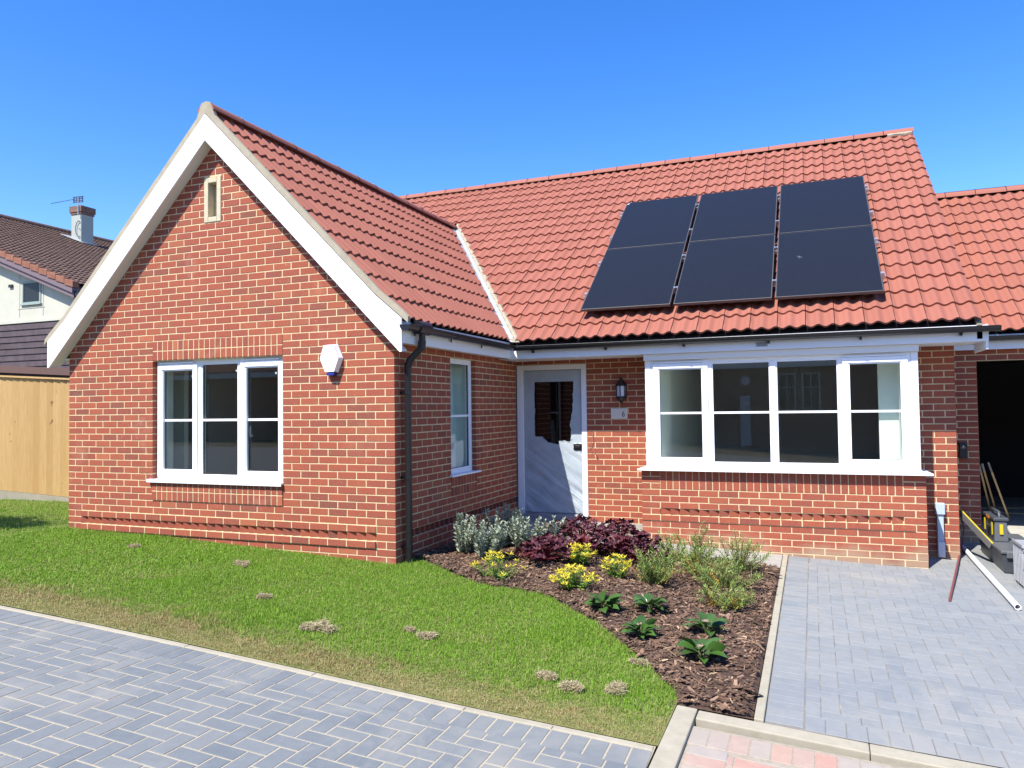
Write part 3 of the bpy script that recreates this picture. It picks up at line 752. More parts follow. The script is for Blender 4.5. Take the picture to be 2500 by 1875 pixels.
for zz in (1.42, .58, -.1): m.tube([(.066, .145, zz-.015), (.066, .145, zz+.015)], .040, 14); m.box((.0, .10, zz-.012), (.04, .19, zz+.012))
m.tube([(.085+.02, .145, 1.755), (.068, .145, 1.68)], .040, 14); m.tube([(.232, .145, 1.93), (.222, .145, 1.85)], .040, 14)
m.tube([(.232, .03, 2.055), (.232, .26, 2.055)], [.067, .067], 16); m.build('downpipe', BLACK, HOUSE)

# ------------------------------------------------------------------ solar panels
PVG = M('solar_glass', (.012,.014,.018), .25, .22); PVG.node_tree.nodes['Principled BSDF'].inputs['Coat Weight'].default_value = 0
PVG.node_tree.nodes['Principled BSDF'].inputs['Coat Roughness'].default_value = .08
_g = G(PVG); _P = _g.pos(); _v = _g.n('ShaderNodeMapping'); _v.inputs['Scale'].default_value = (3, 60, 60); _g.l(_P, _v.inputs['Vector'])
_g.base(_g.ramp(_g.noise(6, 2, .5, _v.outputs[0]), [(.3, (.011,.012,.014)), (.7, (.018,.019,.022))]))
PVF = M('panel_frame', (.10,.10,.10), .4, .5, .3); ALU = M('aluminium', (.7,.7,.7), .35, .5, .8)
Nm = Vector((0, -s37, c37))
def RP(x, s, h): return Vector((x, EY, EZ))+Sm*s+Nm*h
names = [['lower left black solar panel, overhanging the shadowed tiles nearest the valley', 'lower middle black solar panel between its two bottom row neighbours', 'lower right black solar panel with a pale bird mark on its glass'],
         ['upper left black solar panel with a tiny white corner sticker', 'upper middle black solar panel in the top row', 'upper right black solar panel, highest corner nearest the roof verge']]
xs = [1.045, 2.235, 3.422]
for r_ in (0, 1):
    for c_ in (0, 1, 2):
        x0 = xs[c_]; x1 = x0+1.148; s0 = .475+r_*1.765; s1 = s0+1.74
        t = thing('solar_panel', names[r_][c_], 'solar panel', RP(x0, s0, .12), 'solar panels on the main roof')
        m = MB()
        m.hexa([RP(x0, s0, .150), RP(x1, s0, .150), RP(x1, s1, .150), RP(x0, s1, .150), RP(x0, s0, .115), RP(x1, s0, .115), RP(x1, s1, .115), RP(x0, s1, .115)]); m.build('panel_frame', PVF, t, .002)
        m = MB(); m.hexa([RP(x0+.011, s0+.011, .1515), RP(x1-.011, s0+.011, .1515), RP(x1-.011, s1-.011, .1515), RP(x0+.011, s1-.011, .1515), RP(x0+.011, s0+.011, .1508), RP(x1-.011, s0+.011, .1508), RP(x1-.011, s1-.011, .1508), RP(x0+.011, s1-.011, .1508)]); m.build('cell_glass', PVG, t)
        for sr in (s0+.42, s1-.40):
            for xe in [x0-.02, x1+.012]:
                m = MB()
                m.hexa([RP(xe-.016, sr-.02, .156), RP(xe+.022, sr-.02, .156), RP(xe+.022, sr+.02, .156), RP(xe-.016, sr+.02, .156), RP(xe-.016, sr-.02, .105), RP(xe+.022, sr-.02, .105), RP(xe+.022, sr+.02, .105), RP(xe-.016, sr+.02, .105)])
                m.build('clamp', ALU, t)
        if r_ == 0 and c_ == 2:
            m = MB()
            for i in range(8):
                u = x0+.26+random.uniform(-.03, .03); s = s0+1.0+random.uniform(-.05, .05); q = random.uniform(.003, .011)
                m.add([RP(u-q, s-q, .1519), RP(u+q, s-q*.6, .1519), RP(u+q*.7, s+q, .1519), RP(u-q, s+q*.8, .1519)], [(0, 1, 2, 3)])
            m.build('bird_mark', M('bird_mark', (.22,.22,.22), .8), t)
        if r_ == 1 and c_ == 0:
            m = MB(); m.add([RP(x0+.02, s1-.09, .1519), RP(x0+.05, s1-.05, .1519), RP(x0+.045, s1-.03, .1519), RP(x0+.015, s1-.07, .1519)], [(0, 1, 2, 3)]); m.build('sticker', BOARD, t)
for k, sr in enumerate((.9, 1.80, 2.66, 3.56)):
    m = MB(); m.hexa([RP(.99, sr-.02, .113), RP(4.62, sr-.02, .113), RP(4.62, sr+.02, .113), RP(.99, sr+.02, .113), RP(.99, sr-.02, .07), RP(4.62, sr-.02, .07), RP(4.62, sr+.02, .07), RP(.99, sr+.02, .07)])
    prop(m.build('mounting_rail', ALU), ['lowest mounting rail under the solar panels', 'second mounting rail up, under the lower solar panels', 'third mounting rail up, under the upper solar panels', 'highest mounting rail under the solar panels'][k], 'rail', 'rails carrying the solar panels')

# ------------------------------------------------------------------ things fixed to the walls
# alarm box
ax, az = -.705, 1.77; t = thing('alarm_box', 'white hexagonal alarm siren box with a blue base on the gable brickwork', 'alarm box', (ax, 0, az))
hexo = [(-.075, .152), (.055, .152), (.118, .01), (.058, -.135), (-.058, -.135), (-.125, .01)]
m = MB(); m.prism([Vector((ax+a*1.0, -.012, az+b)) for a, b in hexo], (0, .012, 0)); 
back = [Vector((ax+a, -.012, az+b)) for a, b in hexo]; front = [Vector((ax-.004+a*.86, -.072, az+b*.90)) for a, b in hexo]
m.add(back+front, [(0+i, (i+1) % 6, 6+(i+1) % 6, 6+i) for i in range(6)]+[tuple(reversed(range(6, 12)))])
m.build('cover', UPVC, t, .006)
m = MB(); m.prism([Vector((ax-.05, -.066, az-.137)), Vector((ax+.05, -.066, az-.137)), Vector((ax+.04, -.066, az-.165)), Vector((ax-.04, -.066, az-.165))], (0, .06, 0)); m.build('blue_base', M('alarm_blue', (.03,.04,.25), .3), t, .004)
# wall lantern
lx, ly = 1.495, D1
t = thing('wall_lantern', 'black half lantern wall light with frosted panes beside the front door', 'wall light', (lx, ly, 1.45))
FROST = M('frosted_glass', (.62,.66,.72), .4)
m = MB(); m.box((lx-.035, ly-.015, 1.36), (lx+.035, ly, 1.55)); m.tube([(lx, ly-.015, 1.53), (lx, ly-.05, 1.56)], .012, 8); m.build('back_plate', BLACK, t, .004)
lc = (lx, ly-.075, 0)
m = MB(); m.lathe([(.0, 1.645), (.008, 1.64), (.01, 1.62), (.03, 1.60), (.055, 1.565), (.078, 1.535), (.078, 1.522), (.0, 1.522)], lc, 12, smooth=False); m.build('lantern_top', BLACK, t)
m = MB(); m.lathe([(.06, 1.525), (.056, 1.375)], lc, 12, smooth=False); m.build('glass', FROST, t)
m = MB()
for j in range(6):
    q = math.pi/6+2*math.pi*j/6; x = lc[0]+.064*math.cos(q); y = lc[1]+.064*math.sin(q)
    m.box((x-.006, y-.006, 1.37), (x+.006, y+.006, 1.53))
m.lathe([(.068, 1.385), (.068, 1.365), (.045, 1.34), (.022, 1.325), (.016, 1.30), (.006, 1.29), (0, 1.283)], lc, 12, smooth=False); m.build('cage', BLACK, t)
# number plaque
t = thing('number_plaque', 'cream stone plaque engraved with a 6 under the wall lantern', 'sign', (1.45, D1, 1.16))
m = MB(); m.box((1.335, D1-.012, 1.095), (1.556, D1+.01, 1.231)); m.build('plaque', M('plaque_stone', (.62,.58,.50), .7), t, .003)
cu = bpy.data.curves.new('numeral', 'FONT'); cu.body = '6'; cu.size = .105; cu.extrude = .001; cu.align_x = 'CENTER'
tmp = bpy.data.objects.new('numeral', cu); COL.objects.link(tmp); bpy.context.view_layer.update()
me = bpy.data.meshes.new_from_object(tmp); COL.objects.unlink(tmp); bpy.data.objects.remove(tmp)
me.materials.clear(); me.materials.append(M('numeral_dark', (.10,.08,.07), .6)); o = bpy.data.objects.new('numeral', me); COL.objects.link(o); o.parent = t
for v in me.vertices: v.co = Vector((v.co.x*.85, v.co.z*-1, v.co.y))
o.location = (1.503-1.45, -.0135, 1.122-1.16)
# loose wires
m = MB(); pa = [(1.085, .93), (1.088, .86), (1.065, .80), (1.05, .74), (1.06, .68), (1.10, .63), (1.14, .60), (1.15, .625), (1.13, .665), (1.10, .70), (1.08, .76), (1.07, .82), (1.08, .90)]
m.tube([(x+.0, D1-.012-.02*math.sin(i), z-.03) for i, (x, z) in enumerate(pa)], .0035, 6)
prop(m.build('loose_wire', M('wire_pink', (.32,.16,.13), .5)), 'thin loose cable loop hanging from the brickwork beside the door', 'wire')
# grey conduit on pilaster
t = thing('meter_conduit', 'pale grey cable duct running up the sunlit brick pilaster', 'cable duct', (5.1, D1, -.46))
PG = M('pale_grey_plastic', (.42,.50,.58), .45)
m = MB(); m.box((5.06, D1-.055, -.44), (5.125, D1, .02)); m.build('duct', PG, t, .006)
m = MB(); m.box((5.045, D1-.075, .0), (5.14, D1, .13)); m.build('duct_cap', PG, t, .01)
m = MB(); m.box((5.058, D1-.072, -.47), (5.13, D1-.056, -.30)); m.build('duct_foot', M('white_grey', (.62,.66,.70), .5), t, .008)
# key safe
t = thing('key_safe', 'small black key safe box on the shaded garage brickwork', 'key safe', (5.52, 4.4, .65))
m = MB(); m.box((5.475, 4.345, .555), (5.568, 4.4, .752)); m.build('box', BLACK, t, .008)
m = MB(); m.tube([(5.521, 4.344, .705), (5.521, 4.338, .705)], .008, 10); m.box((5.495, 4.343, .685), (5.547, 4.3445, .688)); m.build('dial', ALU, t)

# ------------------------------------------------------------------ garage
GAR = thing('brick_garage', 'attached brick garage standing open, set back right of the bungalow', 'garage', (6.5, 4.4, -.48))
GY = 4.4
ga = Wall((0, GY, 0), (1, 0, 0), (0, -1, 0))
ga.bond(5.29, 9.2, -8, 26, lambda k: 5.70-.225 if k % 2 else 5.70-.1125-.225, holes=[(5.70, 8.15, -.8, 1.76)])
for (a, b, c, d) in [(5.285, 5.6965, Z0, 1.7625), (8.1535, 9.2, Z0, 1.7625), (5.285, 9.2, 1.7625, 2.0)]: mslab(ga, a, b, c, d)
ga.build('wall', GAR)
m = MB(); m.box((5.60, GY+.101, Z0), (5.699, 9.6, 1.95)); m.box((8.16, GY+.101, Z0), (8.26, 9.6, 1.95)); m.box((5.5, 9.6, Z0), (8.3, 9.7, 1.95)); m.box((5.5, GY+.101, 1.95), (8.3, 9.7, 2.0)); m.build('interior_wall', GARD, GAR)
m = MB(); m.box((5.70, GY, -.62), (8.15, 9.6, -.47)); m.build('floor', mat_noise('garage_floor', [(.3, (.38,.36,.31)), (.7, (.50,.48,.42))], 4), GAR)
m = MB(); m.box((5.285, GY-.10, 1.895), (9.3, GY-.08, 2.075)); m.build('fascia', BOARD, GAR); 
m = MB(); m.box((5.285, GY-.08, 1.90), (9.3, GY, 1.91)); m.build('soffit', SOFFIT, GAR)
gutter((5.32, GY-.16, 2.05), (9.3, GY-.16, 2.04), 'gutter', GAR, brk=.9)
GE = Vector((5.30, GY-.155, 2.11)); slG = (7.62-GE.y)/c37; ncg = int(round((slG-.04)/gM))
rG = tiles(GE, (1, 0, 0), Sm, 4.0, ncg, (slG-.04)/ncg, parent=GAR)
ridge((5.46, 7.62, 2.11+(7.62-GE.y)*T37-.04), (9.3, 7.62, 2.11+(7.62-GE.y)*T37-.04), 1, rG, 9, r=.115)
m = MB(); m.prism([GE+Vector((0, .06, -.05)), GE+Vector((4, .06, -.05)), Vector((9.3, 7.62, 2.11+(7.62-GE.y)*T37-.05)), Vector((5.3, 7.62, 2.11+(7.62-GE.y)*T37-.05))], (0, 0, -.03))
m.prism([Vector((5.3, 7.62, 4.70)), Vector((9.3, 7.62, 4.70)), Vector((9.3, 11, 2.1)), Vector((5.3, 11, 2.1))], (0, 0, -.03)); m.build('roof_underlay', FELT, GAR)
# ------------------------------------------------------------------ neighbours
def mat_bricktex(name, c1, c2, mort, axis='XZ'):
    m = M(name, c1, .9, .2); g = G(m); P = g.xyz(g.pos()); cb = g.n('ShaderNodeCombineXYZ')
    g.l(P[0], cb.inputs[0]); g.l(P[2], cb.inputs[1])
    b = g.n('ShaderNodeTexBrick'); b.inputs['Color1'].default_value = (*c1, 1); b.inputs['Color2'].default_value = (*c2, 1); b.inputs['Mortar'].default_value = (*mort, 1)
    b.inputs['Scale'].default_value = 1; b.inputs['Brick Width'].default_value = .225; b.inputs['Row Height'].default_value = .075; b.inputs['Mortar Size'].default_value = .006
    g.l(cb.outputs[0], b.inputs['Vector']); g.base(b.outputs[0]); return m
NB = thing('neighbour_house', 'older cream rendered house with a brown tiled roof and dark timber boarding beyond the fence', 'house', (-20, 8, 0))
CREAM = mat_noise('cream_render', [(.3, (.46,.45,.36)), (.7, (.53,.52,.43))], 1.5, .9, .1)
OLD = mat_noise('old_tile', [(.25, (.075,.050,.040)), (.5, (.12,.075,.058)), (.62, (.15,.095,.075)), (.74, (.26,.20,.15))], 9, .9, .4, 60, .2)
OLDV = mat_noise('old_verge', [(.3, (.20,.075,.045)), (.7, (.29,.14,.09))], 5, .9, .3)
PURP = M('purple_brown_paint', (.18,.13,.14), .6)
WB = mat_noise('dark_weatherboard', [(.3, (.055,.040,.045)), (.7, (.10,.075,.08))], 3, .8, .2)
ks = .3782; cs = 1/math.sqrt(1+ks*ks)
vz = lambda x: 4.785+ks*(-14.74-x)
WY = 8.35
m = MB(); m.prism([Vector((-27.5, WY, 3.9)), Vector((-15.05, WY, 3.9)), Vector((-15.05, WY, vz(-15.05)-.1)), Vector((-26.3, WY, vz(-26.3)-.1)), Vector((-27.5, WY, vz(-26.3)-.5))], (0, 13, 0)); 
nw = m.build('upper_wall', CREAM, NB)
m = MB(); m.box((-27.5, WY-.04, 3.87), (-15.0, WY, 3.95)); m.box((-27.5, WY-.012, 3.95), (-15.02, WY, 4.03))
for x in (-17.33, -16.36): m.box((x-.01, WY-.012, 4.03), (x+.01, WY, 5.4))
m.box((-17.4, WY-.012, 4.28), (-16.3, WY, 4.30)); m.build('trim', CREAM, NB)
m = MB()
for i in range(22):
    z = 3.86-.178*i
    m.hexa([Vector((-27.5, WY-.035, z-.178)), Vector((-15.0, WY-.035, z-.178)), Vector((-15.0, WY-.008, z)), Vector((-27.5, WY-.008, z)), Vector((-27.5, WY+.1, z-.178)), Vector((-15.0, WY+.1, z-.178)), Vector((-15.0, WY+.1, z)), Vector((-27.5, WY+.1, z))])
m.box((-27.4, WY+.1, -.3), (-15.1, 21, 3.9)); m.build('lower_wall', WB, NB)
nf = Fr((0, WY, 0), (1, 0, 0), (0, -1, 0))
m = MB(); frame_ring(nf, m, -17.22, -16.44, 4.40, 5.06, .06, -.05, .02); nf.box(m, -17.25, -16.40, 4.37, 4.40, 0, .06); nwi = m.build('window', M('sage_frame', (.27,.33,.29), .5), NB)
m = MB(); nf.box(m, -17.16, -16.50, 4.46, 5.0, .0, .006); m.build('pane', M('dark_pane', (.02,.022,.024), .35, .3), nwi)
m = MB(); nf.box(m, -17.75, -17.60, 4.93, 5.01, 0, .05); m.build('wall_bracket', BLACK, NB)
for (a, b, o_) in ((.10, .27, .0), (.26, .40, .05)):
    m = MB(); m.prism([Vector((-26.3, 8.03+o_, vz(-26.3)-b)), Vector((-14.80, 8.03+o_, vz(-14.80)-b)), Vector((-14.80, 8.03+o_, vz(-14.80)-a)), Vector((-26.3, 8.03+o_, vz(-26.3)-a))], (0, .35, 0)); m.build('bargeboard', PURP, NB)
m = MB(); m.box((-14.80, 8.1, 4.45), (-14.66, 21, 4.60)); m.build('gutter', BLACK, NB)
slN = (26.3-14.74)/cs; ncN = 34; gN_ = slN/ncN
rN = tiles((-14.74, 8.14, 4.785), (0, 1, 0), (-cs, 0, ks*cs), 13.5, ncN, gN_, A=.017, lift=.034, pitch=.33, wseg=4, mat=OLD, parent=NB)
m = MB(); m.prism([Vector((-14.76, 8.1, 4.75)), Vector((-14.76, 21.6, 4.75)), Vector((-26.3, 21.6, vz(-26.3)-.04)), Vector((-26.3, 8.1, vz(-26.3)-.04))], (0, 0, -.04))
m.prism([Vector((-26.3, 8.1, vz(-26.3)-.04)), Vector((-26.3, 21.6, vz(-26.3)-.04)), Vector((-36, 21.6, 5.4)), Vector((-36, 8.1, 5.4))], (0, 0, -.04)); m.build('roof_underlay', FELT, NB)
m = MB()
for i in range(ncN+1):
    x0 = -14.74-i*gN_*cs; x1 = x0-gN_*cs*.965; l = .03
    m.hexa([Vector((x1, 8.0, vz(x1)-.13)), Vector((x0, 8.0, vz(x0)-.10)), Vector((x0, 8.0, vz(x0)+.065)), Vector((x1, 8.0, vz(x1)+.035)), Vector((x1, 8.2, vz(x1)-.13)), Vector((x0, 8.2, vz(x0)-.10)), Vector((x0, 8.2, vz(x0)+.065)), Vector((x1, 8.2, vz(x1)+.035))])
m.build('verge', OLDV, rN, .006)
m = MB(); m.tube([(-26.3, 8, vz(-26.3)-.02), (-26.3, 21.6, vz(-26.3)-.02)], .17, 10); m.build('ridge', OLD, rN)
# chimney
cx, cy = -24.35, 15.4
m = MB(); m.box((cx, cy, 7.5), (cx+.56, cy+.56, 9.42)); ch = m.build('chimney', M('chimney_render', (.36,.39,.36), .9), rN)
m = MB(); m.box((cx-.03, cy-.03, 9.43), (cx+.59, cy+.59, 9.52)); m.box((cx-.06, cy-.06, 9.52), (cx+.62, cy+.62, 9.76)); m.build('chimney_cap', mat_noise('chimney_brick', [(.3, (.12,.085,.07)), (.55, (.22,.12,.09)), (.75, (.27,.24,.18))], 8), rN)
m = MB(); m.prism([Vector((cx-.5, cy-.12, vz(cx-.5)+.06)), Vector((cx+.3, cy-.12, vz(cx+.3)+.06)), Vector((cx+.7, cy-.05, vz(cx+.7)+.06)), Vector((cx+.7, cy+.7, vz(cx+.7)+.06)), Vector((cx-.5, cy+.7, vz(cx-.5)+.06))], (0, 0, .02)); m.build('flashing', M('lead_grey', (.35,.36,.37), .5), rN)
t = thing('tv_aerial', 'small dark television aerial on top of the old chimney', 'aerial', (cx+.5, cy-.07, 9.5))
DK = M('aerial_metal', (.06,.06,.07), .5, .5, .3)
m = MB(); m.tube([(cx+.5, cy-.09, 9.35), (cx+.5, cy-.09, 10.05)], .02, 8); m.build('mast', M('mast_grey', (.4,.42,.44), .4, .5, .5), t)
m = MB(); m.tube([(cx-.75, cy-.35, 9.90), (cx+.65, cy-.05, 10.06)], .012, 6)
for i in range(7):
    px_ = cx-.6+i*.13; m.tube([(px_, cy-.33+i*.03-.08, 9.92+i*.014-.04), (px_, cy-.33+i*.03+.08, 9.92+i*.014+.04)], .006, 5)
for z in (9.90, 9.97, 10.05, 10.12): m.tube([(cx+.22, cy-.1, z), (cx+.74, cy-.06, z-.02)], .018, 6)
for x in (cx+.24, cx+.40, cx+.56, cx+.72): m.tube([(x, cy-.08, 9.88), (x, cy-.08, 10.12)], .018, 6)
m.build('antenna', DK, t)
m = MB(); m.tube([(cx+.56+.06*math.sin(a), cy-.06, 8.85+.32*math.cos(a)) if False else (cx+.5-.20*math.sin(a), cy-.05, 8.80+.33*math.cos(a)) for a in [math.pi*i/10 for i in range(11)]], .014, 6)
for z in (8.5, 8.8, 9.1): m.tube([(cx+.5, cy-.05, z), (cx+.5, cy+.0, z)], .014, 6)
m.build('cable_loop', DK, t)
# low outbuilding behind the fence
t = thing('outbuilding', 'low dark outbuilding whose brown roof edge shows just above the fence', 'shed', (-9.5, 3.4, -.2))
m = MB(); m.prism([Vector((-13, 3.2, 2.20)), Vector((-6.0, 3.2, 1.79)), Vector((-6.0, 3.2, 1.92)), Vector((-13, 3.2, 2.33))], (0, 3, 0)); m.build('roof', M('brown_fascia', (.13,.075,.06), .6), t)
m = MB(); m.prism([Vector((-12.9, 3.3, -.3)), Vector((-6.1, 3.3, -.3)), Vector((-6.1, 3.3, 1.79)), Vector((-12.9, 3.3, 2.19))], (0, 2.8, 0)); m.build('wall', WB, t)
# house across the road (seen in the window reflections)
OH = thing('opposite_house', 'brick terrace across the road, seen only as a reflection in the bay window', 'house', (0, -20, 0))
OB = mat_bricktex('opposite_brick', (.33,.10,.075), (.26,.08,.06), (.42,.34,.26))
m = MB(); m.box((-34, -28, -1), (16, -20, 2.95)); m.build('wall', OB, OH)
m = MB(); m.prism([Vector((-34.3, -19.6, 2.9)), Vector((16.3, -19.6, 2.9)), Vector((16.3, -24, 6.2)), Vector((-34.3, -24, 6.2))], (0, 0, .12)); m.prism([Vector((-34.3, -28.4, 2.9)), Vector((16.3, -28.4, 2.9)), Vector((16.3, -24, 6.2)), Vector((-34.3, -24, 6.2))], (0, 0, .12)); m.build('roof', TILE, OH)
m = MB(); m.box((-34.3, -19.62, 2.72), (16.3, -19.58, 2.95)); m.build('fascia', BOARD, OH)
of = Fr((0, -20, 0), (-1, 0, 0), (0, 1, 0))
for k, xw in enumerate([2.85, 3.75, -6, -14, -22, 9]):
    m = MB(); frame_ring(of, m, -xw-.34, -xw+.34, .98, 2.5, .06, -.02, .05); of.box(m, -xw-.3, -xw+.3, 1.9, 1.94, 0, .04); of.box(m, -xw-.02, -xw+.02, 1.0, 2.5, 0, .04); o = m.build('window', UPVC, OH)
    m = MB(); of.box(m, -xw-.28, -xw+.28, 1.04, 2.44, 0, .01); m.build('pane', M('opp_pane', (.02,.025,.03), .1, .6), o)
m = MB(); of.box(m, -1.45, -1.05, -.4, 1.62, 0, .06); m.build('door', UPVC, OH)
m = MB(); m.tube([(1.29, -20, 2.23), (1.29, -19.9, 2.23)], .19, 16); m.build('wall_lamp', UPVC, OH)

# ------------------------------------------------------------------ fence
FB = mat_noise('fence_wood', [(0, (0,0,0)), (1, (1,1,1))], 3, .75, .25, 80)
_g = G(FB); _P = _g.pos(); _mp = _g.n('ShaderNodeMapping'); _mp.inputs['Scale'].default_value = (14, 14, 1.2); _g.l(_P, _mp.inputs['Vector'])
_c = _g.mix(_g.rnd(), (.50,.315,.125), (.60,.40,.17)); _c = _g.mix(_g.ramp(_g.noise(3, 5, .65, _mp.outputs[0], .6), [(.35, (0,0,0)), (.75, (.6,)*3)]), _c, (.44,.24,.085))
_c = _g.mix(_g.ramp(_g.noise(8, 2, .5, _P, .3), [(.72, (0,0,0)), (.78, (.8,)*3)]), _c, (.18,.09,.04)); _g.base(_c)
fa = Vector((-6.95, 1.9, 0)); fd = Vector((-1, -.4, 0)).normalized(); fn = Vector((.371, -.928, 0))
t = thing('timber_fence', 'new honey coloured close boarded timber fence with a concrete gravel board', 'fence', (-7.5, 1.7, -.15))
m = MB(); L0 = -2.3
gb = lambda s: -.035+.115*max(-.3, s); gt = lambda s: 1.775+.055*s
n = 52
for i in range(n):
    s0 = L0+i*.105; s1 = s0+.118
    a = fa+fd*s0; b = fa+fd*s1
    pts = [a+fn*.006+Vector((0, 0, gb(s0))), b+fn*.022+Vector((0, 0, gb(s1))), b+fn*.022+Vector((0, 0, gt(s1)+random.uniform(-.004, .004))), a+fn*.006+Vector((0, 0, gt(s0)))]
    m.hexa([pts[1], pts[0], pts[3], pts[2]]+[p-fn*.012 for p in (pts[1], pts[0], pts[3], pts[2])])
m.build('board_panel', FB, t)
def fbar(name, s0, s1, lo, hi, o0, o1, mat, step=1.0):
    mb = MB(); s = s0
    while s < s1-1e-6:
        e_ = min(s1, s+step); a = fa+fd*s; b = fa+fd*e_
        q = [b+fn*o1+Vector((0, 0, lo(e_))), a+fn*o1+Vector((0, 0, lo(s))), a+fn*o1+Vector((0, 0, hi(s))), b+fn*o1+Vector((0, 0, hi(e_)))]
        mb.hexa(q+[p-fn*(o1-o0) for p in q]); s = e_
    return mb.build(name, mat, t)
fbar('gravel_board', L0, 3.2, lambda s: -.6, lambda s: gb(s)-.004, -.03, .02, CONC)
fbar('cap_rail', L0, 3.2, lambda s: gt(s)+.006, lambda s: gt(s)+.034, -.04, .045, FB)
fbar('arris_rail', L0, 3.2, lambda s: .9+.05*s, lambda s: .97+.05*s, -.08, -.01, FB)
# small tree standing just out of the picture on the left (it throws the shadow on the lawn)
def blob_tree(name, label, cat, base, h, rad, mat, nleaf=5000, seed=3):
    r = np.random.default_rng(seed); t = thing(name, label, cat, base)
    m = MB(); m.tube([Vector(base)+Vector((0, 0, -.05)), Vector(base)+Vector((.03, .02, h*.45)), Vector(base)+Vector((0, 0, h*.8))], [.05, .04, .02], 8)
    for i in range(7):
        a = i*.9; m.tube([Vector(base)+Vector((.02, .01, h*(.4+.05*i))), Vector(base)+Vector((math.cos(a)*rad[0]*.7, math.sin(a)*rad[1]*.7, h*(.6+.05*i)))], [.02, .006], 6)
    m.build('trunk', M('bark', (.12,.09,.06), .9), t)
    c = np.array(base)+np.array([0, 0, h*.78]); cl = r.normal(size=(26, 3)); cl = unit(cl)*(r.random((26, 1))**.4)*np.array(rad)*.8
    k = r.integers(0, 26, nleaf); p = c+cl[k]+r.normal(size=(nleaf, 3))*.13
    d = unit(r.normal(size=(nleaf, 3))+[0, 0, .3]); up = unit(np.cross(d, r.normal(size=(nleaf, 3)))); sd_ = np.cross(d, up)
    V, F = scatter(LEAF, LF, p, d*.07, sd_*.035, up*.03); npmesh('crown', V, F, mat, t)
LEAF = [(0,0,0),(.35,.5,.25),(.75,.38,.2),(1,0,0),(.75,-.38,.2),(.35,-.5,.25)]; LF = [(0,3,2,1),(0,5,4,3)]
GREENL = mat_leaf('tree_leaf', (.05,.10,.025), (.09,.16,.04))
blob_tree('garden_tree', 'small leafy tree just beyond the left edge of the lawn', 'tree', (-6.2, -1.15, -.1), 2.0, (.95, .50, .42), GREENL)

# ------------------------------------------------------------------ ground, road, drive
def sheet(name, x0, x1, y0, y1, nx, ny, dz, mat, kind='structure', parent=None):
    xs_ = np.linspace(x0, x1, nx+1); ys_ = np.linspace(y0, y1, ny+1); X, Y = np.meshgrid(xs_, ys_)
    Z = gz(X, Y)+dz; V = np.stack([X, Y, Z], -1).reshape(-1, 3); i, j = np.meshgrid(np.arange(nx), np.arange(ny)); a = (j*(nx+1)+i).ravel()
    F = np.stack([a, a+1, a+nx+2, a+nx+1], -1); return prop(npmesh(name, V, F, mat, smooth=True), kind=kind)
SOIL = mat_noise('soil', [(.3, (.10,.085,.045)), (.7, (.16,.14,.07))], 6, .95, .4)
sheet('ground', -300, 300, -300, 300, 240, 240, -.10, SOIL)
P_ROAD = mat_paver('road_block', [(.128,.147,.160), (.148,.165,.174), (.165,.180,.185), (.182,.191,.190), (.138,.156,.168)], (.178,.188,.190))
P_DRIVE = mat_paver('drive_block', [(.178,.198,.210), (.198,.216,.226), (.215,.229,.236), (.232,.24,.24), (.188,.206,.218)], (.24,.243,.234))
P_PINK = mat_paver('pink_block', [(.36,.25,.205), (.42,.22,.17), (.34,.29,.24), (.28,.29,.26), (.38,.29,.22), (.31,.28,.25), (.42,.25,.18)], (.37,.30,.245))
DRSAND = mat_noise('drive_joint', [(.3, (.13,.135,.13)), (.55, (.22,.20,.17)), (.75, (.38,.33,.24))], 5, .95, .3)
